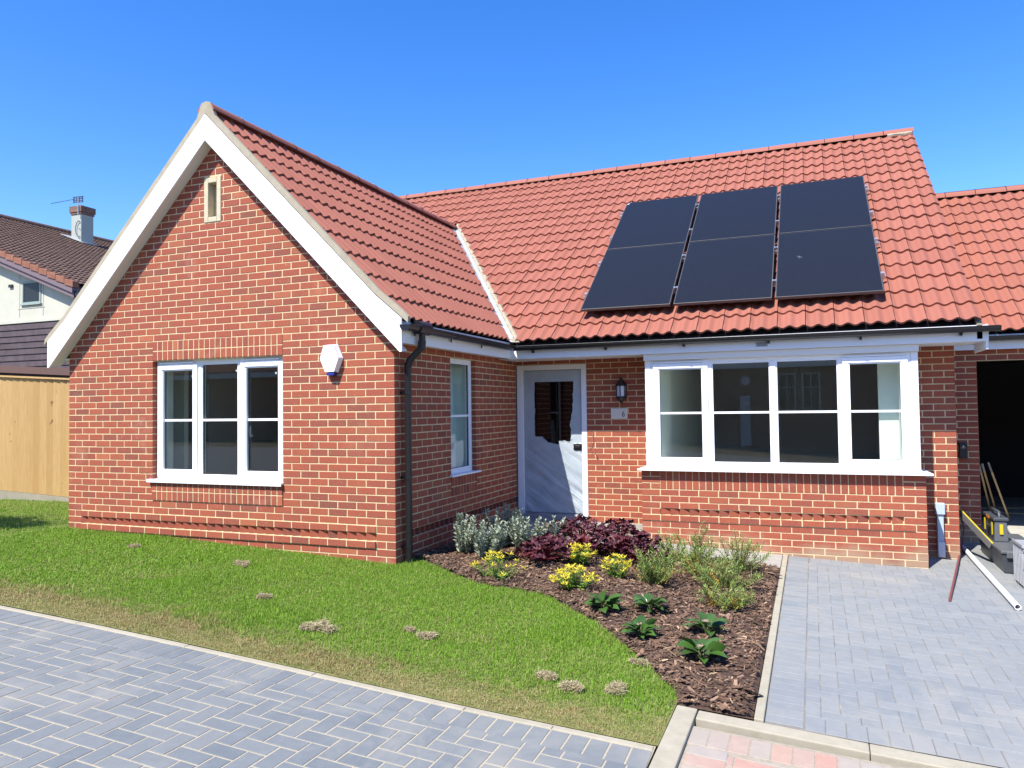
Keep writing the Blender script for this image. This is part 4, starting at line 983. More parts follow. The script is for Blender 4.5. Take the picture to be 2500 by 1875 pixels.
class Pave:
    def __init__(s): s.V = []; s.F = []; s.M = []
    def block(s, poly, dz=0, gap=.003, mat=0, ch=.0022):
        cx_ = sum(p[0] for p in poly)/len(poly); cy_ = sum(p[1] for p in poly)/len(poly)
        if len(poly) < 3: return
        A_ = abs(sum(poly[i][0]*poly[(i+1) % len(poly)][1]-poly[(i+1) % len(poly)][0]*poly[i][1] for i in range(len(poly))))/2
        if A_ < .0012: return
        n = len(poly); b = len(s.V); hj = random.uniform(-.0008, .0008); tx, ty = random.uniform(-.004, .004), random.uniform(-.004, .004)
        for ins, dd in ((gap+ch, 0), (gap, -ch*.8), (gap, -.02)):
            for (x, y) in poly:
                dx, dy = cx_-x, cy_-y; k = (ins*(1 if abs(dx) > 0 else 0)); px = x+math.copysign(min(ins+random.uniform(0, .0008), abs(dx)), dx); py = y+math.copysign(min(ins+random.uniform(0, .0008), abs(dy)), dy)
                s.V.append((px, py, float(gz(px, py))+dz+dd+hj+tx*(px-cx_)+ty*(py-cy_)))
        s.F.append(tuple(range(b, b+n))); s.M.append(mat)
        for i in range(n):
            k = (i+1) % n
            s.F += [(b+k, b+i, b+n+i, b+n+k), (b+n+k, b+n+i, b+2*n+i, b+2*n+k)]; s.M += [mat, mat]
    def herring(s, x0, x1, y0, y1, clip, w=.1025, **k):
        for a in range(int((x1-x0)/w/1)+60):
            for b_ in range(-int((y1-y0)/w)-60, int((y1-y0)/w)+60):
                ox = x0+(a+2*b_)*w; oy = y0+(a-2*b_)*w
                if ox < x0-.5 or ox > x1+.5 or oy < y0-.6 or oy > y1+.5: continue
                for r in ([(0, 0), (2, 0), (2, 1), (0, 1)], [(0, 1), (1, 1), (1, 3), (0, 3)]):
                    poly = [(ox+p*w, oy+q*w) for p, q in r]
                    for c in clip: poly = clip_poly(poly, *c) if poly else poly
                    if len(poly) >= 3: s.block(poly, **k)
    def strip(s, p0, p1, width, pitch=.1025, **k):  # soldier strip; width direction to the right of p0->p1
        p0, p1 = Vector((*p0, 0)), Vector((*p1, 0)); d = (p1-p0); n = max(1, round(d.length/pitch)); d /= n; w = Vector((d.y, -d.x, 0)).normalized()*width
        for i in range(n):
            a = p0+d*i; b = a+d; q = [b+w, b, a, a+w]; q = [(v.x, v.y) for v in q]
            ar = sum(q[j][0]*q[(j+1) % 4][1]-q[(j+1) % 4][0]*q[j][1] for j in range(4))
            if ar < 0: q.reverse()
            s.block(q, **k)
    def build(s, name, mats):
        me = bpy.data.meshes.new(name); me.from_pydata(s.V, [], s.F)
        for m_ in mats: me.materials.append(m_)
        me.polygons.foreach_set('material_index', s.M); o = bpy.data.objects.new(name, me); COL.objects.link(o); return prop(o, kind='structure')
def add_sheet(pv, x0, x1, y0, y1, nx, ny, dz, mat, yf=None):
    b = len(pv.V)
    for j in range(ny+1):
        for i in range(nx+1):
            x = x0+(x1-x0)*i/nx; y = y0+(y1-y0)*j/ny; pv.V.append((x, y, float(gz(x, y))+dz))
    for j in range(ny):
        for i in range(nx): a = b+j*(nx+1)+i; pv.F.append((a, a+1, a+nx+2, a+nx+1)); pv.M.append(mat)
KY = lambda x: -2.585-.012*(x+2) if x < 2 else -2.633+.02*(x-2)
pv = Pave()
kx = [-8+i*.5 for i in range(22)]+[3.03]
ky = [KY(x)-.045 for x in kx]
for i in range(len(kx)-1): pv.strip((kx[i], ky[i]), (kx[i+1], ky[i+1]), .2, gap=.0042)
pv.herring(-7, 3.03, -5.6, -2.8, [(0, 1, -2.845), (1, 0, 3.028), (-1, 0, 7.0), (0, -1, 5.6)], gap=.0042)
add_sheet(pv, -8, 3.03, -5.6, -2.6, 30, 12, -.0026, 1)
add_sheet(pv, -60, -8, -13, -2.6, 20, 8, -.001, 2); add_sheet(pv, -8, 3.03, -13, -5.6, 10, 8, -.001, 2); add_sheet(pv, 3.15, 40, -13, -6.0, 10, 8, -.03, 2)
pv.build('road', [P_ROAD, SAND, mat_noise('far_paving', [(.3, (.16,.17,.175)), (.7, (.20,.21,.21))], 30)])
pv = Pave()
pv.strip((3.515, -2.03), (3.515, 2.60), .2, gap=.0018)
pv.strip((3.73, 2.60), (4.90, 2.60), .2, gap=.0018); pv.strip((3.72, -1.85), (9.2, -1.90), .2, gap=.0018)
pv.herring(3.7, 9.3, -1.95, 4.5, [(0, 1, 2.395), (-1, 0, -3.718), (0, -1, 1.86), (1, 0, 9.2)], gap=.0018)
pv.herring(3.7, 9.3, -1.95, 4.5, [(0, 1, 3.25), (-1, 0, -4.90), (0, -1, -2.398), (1, 0, 9.2)], gap=.0018)
pv.herring(3.7, 9.3, -1.95, 4.5, [(0, 1, 4.40), (-1, 0, -5.29), (0, -1, -3.253), (1, 0, 9.2)], gap=.0018)
add_sheet(pv, 3.50, 9.2, -2.06, 4.42, 16, 16, -.0028, 1)
pv.build('driveway', [P_DRIVE, DRSAND])
pv = Pave()
pv.strip((3.155, -2.26), (9, -2.31), .2, gap=.003, dz=-.014); pv.strip((3.37, -5.9), (3.37, -2.47), -.2, gap=.003, dz=-.014)
pv.herring(3.3, 9, -6, -2.4, [(0, 1, -2.50), (-1, 0, -3.37), (0, -1, 5.9), (1, 0, 9)], gap=.003, dz=-.014)
add_sheet(pv, 3.15, 9, -6, -2.24, 10, 8, -.0162, 1)
pv.build('pavement', [P_PINK, mat_noise('pink_joint', [(.3, (.26,.22,.17)), (.7, (.38,.33,.25))], 30, .95, .4)])
# kerbs
def kerb(name, pts, w, top, mat=CONC, seg=.915, gap=.003):
    mb = MB()
    for (a, b) in zip(pts[:-1], pts[1:]):
        a, b = Vector((*a, 0)), Vector((*b, 0)); L = (b-a).length; n = max(1, round(L/seg)); d = (b-a)/n; nn = Vector((d.y, -d.x, 0)).normalized()*w
        for i in range(n):
            p = a+d*i+d.normalized()*gap/2; q = a+d*(i+1)-d.normalized()*gap/2
            zz = lambda v: float(gz(v.x, v.y))+top
            T = [p, q, q+nn, p+nn]; m4 = [Vector((v.x, v.y, zz(v)+random.uniform(-.001, .001))) for v in T]
            lo = [v-Vector((0, 0, .12)) for v in m4]
            mb.add(m4+lo, [(0, 1, 2, 3), (7, 6, 5, 4), (1, 0, 4, 5), (2, 1, 5, 6), (3, 2, 6, 7), (0, 3, 7, 4)])
    return prop(mb.build(name, mat, None, .006), kind='structure')
kerb('road_kerb', [(x, KY(x)+.003) for x in [-8, -6, -4, -2, -1, 0, 1, 2, 2.5, 3.025]], .047, .004)
kerb('kerb', [(3.045, -2.06), (3.028, -6)], -.115, .008)
kerb('kerb', [(3.165, -2.07), (9.2, -2.15)], .115, .005)
kerb('drive_edging', [(3.46, -2.066), (3.452, 2.6)], .052, .016)
# path beside the bay
m = MB()
def slabs(x0, x1, y0, y1, nx, ny):
    for i in range(nx):
        for j in range(ny):
            a0 = x0+(x1-x0)*i/nx+.002; a1 = x0+(x1-x0)*(i+1)/nx-.002; b0 = y0+(y1-y0)*j/ny+.002; b1 = y0+(y1-y0)*(j+1)/ny-.002
            T = [Vector((x, y, float(gz(x, y))+.006)) for x, y in ((a0, b0), (a1, b0), (a1, b1), (a0, b1))]; m.hexa(T+[v-Vector((0, 0, .1)) for v in T])
slabs(.005, 1.86, 1.90, 3.25, 2, 1); slabs(1.865, 3.448, 1.86, 2.60, 2, 1)
prop(m.build('path', SLAB, None, .004), kind='structure')
# plinth strip under the door wall and threshold step
m = MB(); m.box((1.02, 3.232, -.40), (1.865, 3.25, -.262)); prop(m.build('plinth', SLAB, HOUSE))
# ------------------------------------------------------------------ bed and lawn
BED = [(.02, .29), (.09, .30), (.40, .13), (.67, -.05), (.9, -.19), (1.13, -.29), (1.40, -.27), (1.66, -.31), (1.95, -.56), (2.25, -.85), (2.63, -1.32), (2.85, -1.64), (3.01, -1.90), (3.05, -2.05)]
bx = np.array([p[0] for p in BED]); by = np.array([p[1] for p in BED])
def bedline(x): return np.interp(x, bx, by)
MULG = mat_noise('mulch_soil', [(.3, (.045,.028,.020)), (.7, (.10,.06,.042))], 40, .95, .6, 90)
def mound(x, y): return .035+.02*np.sin(x*3.1+1)*np.cos(y*2.7)+.012*np.sin(x*9)*np.sin(y*8)
V = []; F = []; NX, NY = 60, 40
for i in range(NX+1):
    x = .012+(3.455-.012)*i/NX; y0 = max(float(bedline(min(x, 3.05))), -2.06); y1 = 1.90
    for j in range(NY+1):
        y = y0+(y1-y0)*j/NY; e_ = min(1, (y-y0)/.15, (3.47-x)/.08, (y1+.02-y)/.1); V.append((x, y, float(gz(x, y))+float(mound(x, y))*max(0, e_)+.002))
for i in range(NX):
    for j in range(NY): a = i*(NY+1)+j; F.append((a, a+NY+1, a+NY+2, a+1))
prop(npmesh('planting_bed', V, F, MULG, smooth=True), kind='structure')
CH = mat_noise('bark_chip', [(0, (0,0,0)), (1, (1,1,1))], 30, .85, .4, 120)
_g = G(CH); _g.base(_g.mix(_g.ramp(_g.noise(50, 4, .7, _g.pos()), [(.4, (0,0,0)), (.8, (.5,)*3)]), _g.ramp(_g.rnd(), [(0, (.045,.026,.016)), (.25, (.10,.058,.037)), (.6, (.175,.102,.064)), (.85, (.25,.155,.10)), (.96, (.35,.235,.15)), (1, (.50,.36,.22))]), (.19,.12,.085)))
def in_bed(x, y): return (x > .02) & (x < 3.44) & (y < 1.87) & (y > bedline(np.minimum(x, 3.05))-.02) & (y > -2.05)
n = 26000; X = rng.uniform(.02, 3.45, n); Y = rng.uniform(-2.05, 1.88, n); k = in_bed(X, Y); X, Y = X[k], Y[k]; n = len(X)
Z = gz(X, Y)+mound(X, Y)*.9+rng.uniform(0, .022, n)
a = rng.uniform(0, 2*np.pi, n); ti = rng.normal(0, .28, n); L = rng.lognormal(-3.58, .5, n); Wd = L*rng.uniform(.15, .45, n); T = rng.uniform(.002, .006, n)
ax_ = np.stack([np.cos(a)*np.cos(ti), np.sin(a)*np.cos(ti), np.sin(ti)], -1); az_ = unit(np.cross(ax_, np.stack([-np.sin(a), np.cos(a), rng.normal(0, .35, n)], -1))); ay_ = np.cross(az_, ax_)
BX = [(-.5,-.35,0),(.5,-.5,0),(.42,.5,0),(-.5,.3,0),(-.5,-.35,1),(.5,-.5,1),(.42,.5,1),(-.5,.3,1)]; BF = [(4,5,6,7),(0,1,5,4),(1,2,6,5),(2,3,7,6),(3,0,4,7)]
V, F = scatter(BX, BF, np.stack([X, Y, Z], -1), ax_*L[:, None], ay_*Wd[:, None], az_*T[:, None]*np.where(az_[:, 2:3] < 0, -1, 1))
prop(npmesh('bark_mulch', V, F, CH), 'brown bark mulch covering the planting bed', 'mulch', kind='stuff')
# lawn
GR = bpy.data.materials.new('grass_blade'); GR.use_nodes = True; g = G(GR); g.b.inputs['Roughness'].default_value = .55; g.b.inputs['Specular IOR Level'].default_value = .25
P = g.pos(); XY = g.xyz(P)
gr = g.ramp(g.rnd(), [(0, (.115,.235,.012)), (.4, (.16,.325,.018)), (.75, (.225,.39,.035)), (.94, (.31,.42,.08)), (1, (.48,.46,.2))])
stw = g.ramp(g.rnd(), [(0, (.20,.19,.05)), (.25, (.33,.23,.10)), (.6, (.44,.32,.16)), (1, (.54,.43,.24))])
ed = g.math('ADD', g.math('MULTIPLY', g.math('ADD', XY[1], g.math('ADD', 2.12, g.math('MULTIPLY', XY[0], .045))), -2.6), 0.25)   # dry band along the kerb
n1 = g.noise(1.6, 4, .65, P, .8); n2 = g.noise(9, 4, .7, P)
dry = g.math('ADD', g.math('MULTIPLY', g.math('ADD', ed, g.math('MULTIPLY', g.math('SUBTRACT', n2, .5), 2.2), True), .74), g.math('MULTIPLY', g.math('SUBTRACT', n1, .50, True), 2.0), True)
hs = g.math('MULTIPLY', g.math('SUBTRACT', .16, g.math('ABSOLUTE', g.math('ADD', XY[1], .1)), True), 1.0)
dry = g.math('ADD', dry, g.math('MULTIPLY', hs, n2), True)
col = g.mix(g.math('GREATER_THAN', g.math('ADD', dry, g.math('MULTIPLY', g.math('SUBTRACT', g.noise(700, 1, .5, P), .5), 1.9)), .5), gr, stw)
col = g.mix(g.math('MULTIPLY', g.math('SUBTRACT', g.noise(3.2, 3, .6, P), .42, True), 2.2), col, g.mix(.5, col, (.24,.30,.07)))
g.base(col); tr = g.n('ShaderNodeBsdfTranslucent'); g.l(col, tr.inputs['Color']); mx = g.n('ShaderNodeMixShader'); mx.inputs[0].default_value = .3
g.l(g.b.outputs[0], mx.inputs[1]); g.l(tr.outputs[0], mx.inputs[2]); g.l(mx.outputs[0], g.t.nodes['Material Output'].inputs['Surface'])
LG = mat_noise('lawn_thatch', [(.3, (.10,.13,.03)), (.55, (.18,.18,.06)), (.8, (.28,.23,.11))], 12, .95, .6, 90)
def kyv(x): return np.where(x < 2, -2.585-.012*(x+2), -2.633+.02*(x-2))
def lawn_top(x): return np.where(x < -4.49, 2.9+.4*(x+4.49), np.where(x < 0, .0, bedline(np.clip(x, .02, 3.05))))
V = []; F = []; xs_ = np.linspace(-9.5, 3.04, 150); NY = 16
for i, x in enumerate(xs_):
    y0 = float(kyv(x))+.01; y1 = float(lawn_top(np.array(x)))+.01
    for j in range(NY+1): y = y0+(y1-y0)*j/NY; V.append((x, y, float(gz(x, y))+.003))
for i in range(len(xs_)-1):
    for j in range(NY): a_ = i*(NY+1)+j; F.append((a_, a_+NY+1, a_+NY+2, a_+1))
prop(npmesh('lawn', V, F, LG, smooth=True), kind='structure')
def blades(n, x0, x1, y0, y1, hscale=1, tuft=None):
    X = rng.uniform(x0, x1, n); Y = rng.uniform(y0, y1, n)
    edge = .012*np.sin(X*37)+.010*np.sin(X*83+1)+rng.normal(0, .010, n)
    k = (Y < lawn_top(X)-.004+np.where(X > 0, edge, 0)) & (Y > kyv(X)+.012+np.abs(edge)*.6) & ~((X > 3.03-.0) | ((X > -4.5) & (X < 0) & (Y > -.005)))
    X, Y = X[k], Y[k]; return X, Y
parts = [blades(230000, -1.5, 3.03, -2.7, .35), blades(85000, -4.6, -1.5, -2.7, .02), blades(100000, -9.4, -4.4, -2.7, 2.9)]
X = np.concatenate([p[0] for p in parts]); Y = np.concatenate([p[1] for p in parts]); n = len(X)
ln = np.sin(X*1.7+Y*2.3)*.5+np.sin(X*4.1-Y*3.7+1)*.5
dist = np.clip((Y-kyv(X))/.5, .25, 1)
H = (.021+.013*rng.random(n)+.010*np.clip(ln, 0, 1))*(.55+.5*dist)*(1+.6*(rng.random(n) > .965)*(1+rng.random(n)))
Wb = np.where(X < -1.5, .0050, .0034)*(.7+.6*rng.random(n))
a = rng.uniform(0, 2*np.pi, n); lean = rng.uniform(.1, .95, n)
dirv = np.stack([np.cos(a), np.sin(a), np.zeros(n)], -1); sdv = np.stack([-np.sin(a), np.cos(a), np.zeros(n)], -1)
base = np.stack([X, Y, gz(X, Y)-.002], -1)
p1 = base+dirv*(lean*H*.25)[:, None]+np.array([0, 0, 1])*(H*.55)[:, None]; p2 = base+dirv*(lean*H*.85)[:, None]+np.array([0, 0, 1])*(H*(1-.35*lean))[:, None]
V = np.stack([base-sdv*Wb[:, None]/2, base+sdv*Wb[:, None]/2, p1+sdv*Wb[:, None]*.42, p1-sdv*Wb[:, None]*.42, p2, p2+dirv*.0006], 1).reshape(-1, 3)
i0 = np.arange(n)*6; F = np.concatenate([np.stack([i0, i0+1, i0+2, i0+3], -1), np.stack([i0+3, i0+2, i0+5, i0+4], -1)])
prop(npmesh('grass', V, F, GR), 'green lawn grass, dried to straw along the kerb', 'grass', kind='stuff')
# dry grass clods lying on the lawn
STR = mat_leaf('dry_straw', (.36,.30,.17), (.58,.50,.32), .8, .25, .1)
tl = ['dry straw clod on the lawn at the far left under the corner of the gable', 'dry straw clod on the grass below the gable window', 'dry grass clod in the middle of the lawn', 'long pale dried clod at the edge of the green grass', 'dry clod standing up in the greenest grass', 'dry grass clod of the group closest to the bed corner, leftmost', 'flat dry clod in the group by the bed corner', 'twisted dry clod nearest the bed corner', 'small dried clod lying by the mulch edge', 'tiny dried clod beside the standing clod']
tp = [(-2.75, -.62, .06), (-1.25, -.75, .09), (-.27, -1.55, .08), (.52, -1.98, .12), (1.32, -1.75, .09), (2.26, -2.06, .08), (2.45, -2.14, .09), (2.66, -2.07, .10), (2.74, -1.55, .06), (1.12, -1.70, .05)]
for q, (x, y, r) in enumerate(tp):
    r *= .78
    t = thing('grass_clod', tl[q], 'grass clod', (x, y, float(gz(x, y))), 'dried grass clods on the lawn')
    n = int(4200*r/.1); kk = 5; cen = rng.normal(0, 1, (kk, 3))*np.array([r*.55, r*.30, r*.02]); sub = rng.integers(0, kk, n); rr = cen[sub]+ rng.normal(0, 1, (n, 3))*np.array([r*.20, r*.15, r*.12])*(.5+rng.random(kk))[sub][:, None]; wig = np.sin(rr[:, 0]*40)*r*.15; pos = np.array([x, y, float(gz(x, y))+.024])+rr+np.stack([np.zeros(n), wig, np.abs(np.sin(rr[:, 0]*25))*r*.1], -1); pos[:, 2] = np.maximum(pos[:, 2], gz(x, y)+.008)
    d = unit(rng.normal(size=(n, 3))*[1, 1, .5]); up = unit(np.cross(d, rng.normal(size=(n, 3)))); sd_ = np.cross(d, up)
    V, F = scatter([(0,-.5,0),(0,.5,0),(1,.4,0),(1,-.4,0)], [(0,1,2,3)], pos, d*.022, sd_*.0028, up)
    npmesh('straw', V, F, STR, t)

# ------------------------------------------------------------------ plants
def leaves(P_, D_, L_, W_, mat, parent, name='foliage', up=None, cup=.3):
    n = len(P_); D_ = unit(D_); u = unit(np.cross(D_, np.cross(np.tile([0, 0, 1.], (n, 1))+rng.normal(0, .35, (n, 3)), D_))) if up is None else up
    s_ = np.cross(D_, u); L_ = np.broadcast_to(L_, n)[:, None]; W_ = np.broadcast_to(W_, n)[:, None]
    V, F = scatter(LEAF, LF, P_, D_*L_, s_*W_, u*W_*cup); return npmesh(name, V, F, mat, parent)
def bz(x, y): return float(gz(x, y))+float(mound(x, y))*.8
def stems_mesh(paths, r, mat, parent):
    m = MB()
    for p in paths: m.tube(p, [r]*(len(p)-1)+[r*.5], 5, cap=False)
    return m.build('stem', mat, parent)
ST_G = M('stem_green', (.16,.17,.07), .7); ST_R = M('stem_red', (.24,.03,.035), .5); ST_B = M('stem_brown', (.13,.08,.05), .8)
SAGE = mat_leaf('sage_leaf', (.25,.30,.215), (.40,.44,.34), .7, .15, .2)
HEU = mat_leaf('purple_leaf', (.050,.012,.020), (.12,.026,.038), .5, .18, .4)
YEL = mat_leaf('yellow_leaf', (.66,.52,.02), (.72,.64,.08), .5, .25); LIME = mat_leaf('lime_leaf', (.10,.24,.03), (.26,.38,.05), .5, .25)
HEB = mat_leaf('olive_leaf', (.12,.20,.035), (.28,.35,.09), .5, .2); BRZ = mat_leaf('bronze_leaf', (.30,.17,.03), (.55,.40,.05), .5, .2)
LAU = mat_leaf('dark_glossy_leaf', (.035,.082,.016), (.062,.135,.026), .32, .08, .5)
def sage(x, y, h, r, label, ns=22, seed=0):
    global rng; rng = np.random.default_rng(100+seed); z = bz(x, y); t = thing('silver_shrub', label, 'shrub', (x, y, z), 'silver leaved shrubs by the gable side wall')
    Pp, Dd, Ll = [], [], []; paths = []
    for i in range(ns):
        a = rng.uniform(0, 2*np.pi); q = math.sqrt(rng.random()); b = np.array([x+math.cos(a)*r*.35*q, y+math.sin(a)*r*.35*q, z]); tip = np.array([x+math.cos(a)*r*q, y+math.sin(a)*r*q, z+h*(.62+.38*rng.random())*(1-.25*q*q)])
        pts = [b+(tip-b)*s_+np.array([0, 0, .05*h*math.sin(s_*3.1)]) for s_ in np.linspace(0, 1, 5)]; paths.append(pts)
        for s_ in np.linspace(.12, 1, 17):
            c = b+(tip-b)*s_
            for k in range(4 if s_ > .35 else 2):
                an = rng.uniform(0, 6.28); Pp.append(c); Dd.append([math.cos(an), math.sin(an), rng.uniform(.25, 1.1)+.8*(s_ > .9)]); Ll.append(.040*(1.35-.55*s_)*rng.uniform(1.0, 1.45))
    stems_mesh(paths, .0035, ST_G, t); leaves(np.array(Pp), np.array(Dd), np.array(Ll), np.array(Ll)*.40, SAGE, t)
sage(.38, .70, .43, .23, 'silver leaved shrub nearest the black downpipe', 22, 1)
sage(.70, .56, .42, .24, 'silver leaved shrub in front of the group, above the yellow rosettes', 24, 2)
sage(1.0, 1.0, .43, .24, 'silver leaved shrub touching the purple foliage', 22, 3)
sage(.62, 1.22, .50, .26, 'tallest silver leaved shrub, at the back of its group', 24, 4)
sage(1.24, 1.25, .44, .13, 'slim silver shrub rising before the white door frame', 8, 5)
LOB = []
for j in range(20):
    a = 2*math.pi*j/20; rr = 1.0 if j % 4 == 0 else (.66 if j % 2 == 0 else .84)
    if j == 10: rr = .25
    LOB.append((math.cos(a)*rr, math.sin(a)*rr, .12*math.cos(a*5)))
LOBV = [(0, 0, .10)]+LOB; LOBF = [(0, 1+j, 1+(j+1) % 20) for j in range(20)]
def heuchera(x, y, h, r, label, nl=70, seed=0):
    global rng; rng = np.random.default_rng(200+seed); z = bz(x, y); t = thing('purple_foliage_plant', label, 'plant', (x, y, z), 'purple leaved plants in front of the door')
    paths = []; Pp, Dd, S_ = [], [], []
    for i in range(nl*2):
        a = rng.uniform(0, 6.28); q = rng.random()**.6; hh = h*(1-.65*q*q)*rng.uniform(.7, 1.1); tip = np.array([x+math.cos(a)*r*q, y+math.sin(a)*r*q, z+hh])
        paths.append([np.array([x, y, z]), np.array([x+math.cos(a)*r*q*.35, y+math.sin(a)*r*q*.35, z+hh*.6]), tip]); Pp.append(tip); Dd.append([math.cos(a)*(.3+q), math.sin(a)*(.3+q), rng.uniform(-.5, .3)]); S_.append(rng.uniform(.028, .048))
    stems_mesh(paths, .0022, ST_R, t); Pp = np.array(Pp); D_ = unit(np.array(Dd)); n = len(Pp); u = unit(np.cross(D_, np.cross(np.tile([0, 0, 1.], (n, 1))+rng.normal(0, .45, (n, 3)), D_))); s_ = np.cross(D_, u); S_ = np.array(S_)[:, None]
    V, F = scatter(LOBV, LOBF, Pp, D_*S_, s_*S_, u*S_); npmesh('foliage', V, F, HEU, t)
heuchera(1.27, .72, .27, .29, 'dark purple leaved plant right behind the first yellow rosettes', 85, 1)
heuchera(1.48, 1.34, .38, .35, 'tall purple leaved plant below the middle of the front door', 100, 2)
heuchera(1.86, 1.52, .37, .34, 'purple leaved plant below the right door frame', 100, 3)
heuchera(2.14, 1.35, .29, .28, 'rightmost purple leaved plant, touching the green shrubs', 75, 4)
heuchera(1.12, 1.62, .26, .24, 'purple leaved plant in the shade at the foot of the side wall', 60, 5)
def yellow(x, y, h, r, label, nl=36, seed=0, cov=.5):
    global rng; rng = np.random.default_rng(300+seed); z = bz(x, y); t = thing('yellow_shrub', label, 'shrub', (x, y, z), 'yellow tipped shrubs on the mulch')
    paths = []; P1, D1_, P2, D2_ = [], [], [], []
    for i in range(nl):
        a = rng.uniform(0, 6.28); q = math.sqrt(rng.random()); tip = np.array([x+math.cos(a)*r*q, y+math.sin(a)*r*q, z+h*(1-.5*q*q)*rng.uniform(.8, 1.1)]); b = np.array([x+math.cos(a)*r*.3*q, y+math.sin(a)*r*.3*q, z]); paths.append([b, (b+tip)/2+[0, 0, .01], tip])
        for k in range(9):
            an = k*2.4+rng.random(); P1.append(tip-[0, 0, rng.uniform(0, .012)]); D1_.append([math.cos(an), math.sin(an), rng.uniform(.1, .9)])
        for s_ in np.linspace(.25, .85, 5):
            for k in range(3):
                an = rng.uniform(0, 6.28); P2.append(b+(tip-b)*s_); D2_.append([math.cos(an), math.sin(an), rng.uniform(-.2, .7)])
    stems_mesh(paths, .002, ST_G, t)
    leaves(np.array(P1), np.array(D1_), rng.uniform(.034, .055, len(P1)), .009, YEL, t, 'yellow_leaves'); leaves(np.array(P2), np.array(D2_), rng.uniform(.035, .055, len(P2)), .010, LIME, t, 'foliage')
yellow(1.10, -.06, .24, .25, 'loose yellow rosettes below the silver shrubs at the lawn edge', 24, 1)
yellow(1.60, .84, .22, .17, 'yellow topped shrub directly in front of the purple plants', 34, 2)
yellow(1.84, -.12, .20, .20, 'low spreading yellow shrub nearest the lawn', 44, 3)
yellow(2.07, .50, .22, .15, 'small upright yellow and lime shrub beside the olive green shrubs', 26, 4)
def hebe(x, y, h, r, label, ns=24, seed=0, br=.12):
    ns = int(ns*.58)
    global rng; rng = np.random.default_rng(400+seed); z = bz(x, y); t = thing('green_shrub', label, 'shrub', (x, y, z), 'narrow leaved green shrubs beside the path')
    P1, D1_, P2, D2_ = [], [], [], []; paths = []
    for i in range(ns):
        a = rng.uniform(0, 6.28); q = math.sqrt(rng.random())*1.0; tip = np.array([x+math.cos(a)*r*q, y+math.sin(a)*r*q, z+h*(1-.45*q*q)*rng.uniform(.55, 1.1)]); b = np.array([x+math.cos(a)*r*.25*q, y+math.sin(a)*r*.25*q, z])
        ns_ = 22; bend = rng.normal(0, .02, 3); pts = [b+(tip-b)*s_+bend*math.sin(s_*3.1) for s_ in np.linspace(0, 1, 5)]; paths.append(pts)
        ax0 = unit(tip-b); s1 = unit(np.cross(ax0, rng.normal(size=3)))
        bronze = rng.random() < br
        for k, s_ in enumerate(np.linspace(.15, 1, ns_)):
            c = b+(tip-b)*s_+bend*math.sin(s_*3.1)
            for sg in (1, -1):
                s2 = np.cross(ax0, s1) if k % 2 else s1; d = s2*sg+ax0*(.8)+rng.normal(0, .15, 3)
                (P2 if bronze and s_ < .7 else P1).append(c); (D2_ if bronze and s_ < .7 else D1_).append(d)
    stems_mesh(paths, .002, ST_B, t); leaves(np.array(P1), np.array(D1_), rng.uniform(.030, .048, len(P1)), .0080, HEB, t)
    if P2: leaves(np.array(P2), np.array(D2_), rng.uniform(.022, .034, len(P2)), .0065, BRZ, t, 'bronze_leaves')
hebe(2.40, .50, .34, .31, 'broad bushy green shrub in the middle of the bed', 80, 1, .2)
hebe(2.36, 1.45, .38, .24, 'green shrub at the back, next to the purple plants', 44, 2)
hebe(2.62, 1.62, .40, .27, 'feathery green shrub against the pale path under the bay', 50, 3)
hebe(2.74, 1.05, .27, .26, 'lower green shrub with bronze sprigs in front of the feathery one', 56, 4, .3)
hebe(3.08, 1.30, .40, .31, 'green shrub leaning over the path beside the driveway edging', 62, 5)
hebe(3.04, .62, .30, .32, 'spreading green shrub close to the driveway edging', 70, 6, .15)
hebe(3.10, .06, .20, .25, 'lowest green shrub with yellowing leaves above the glossy plants', 55, 7, .4)
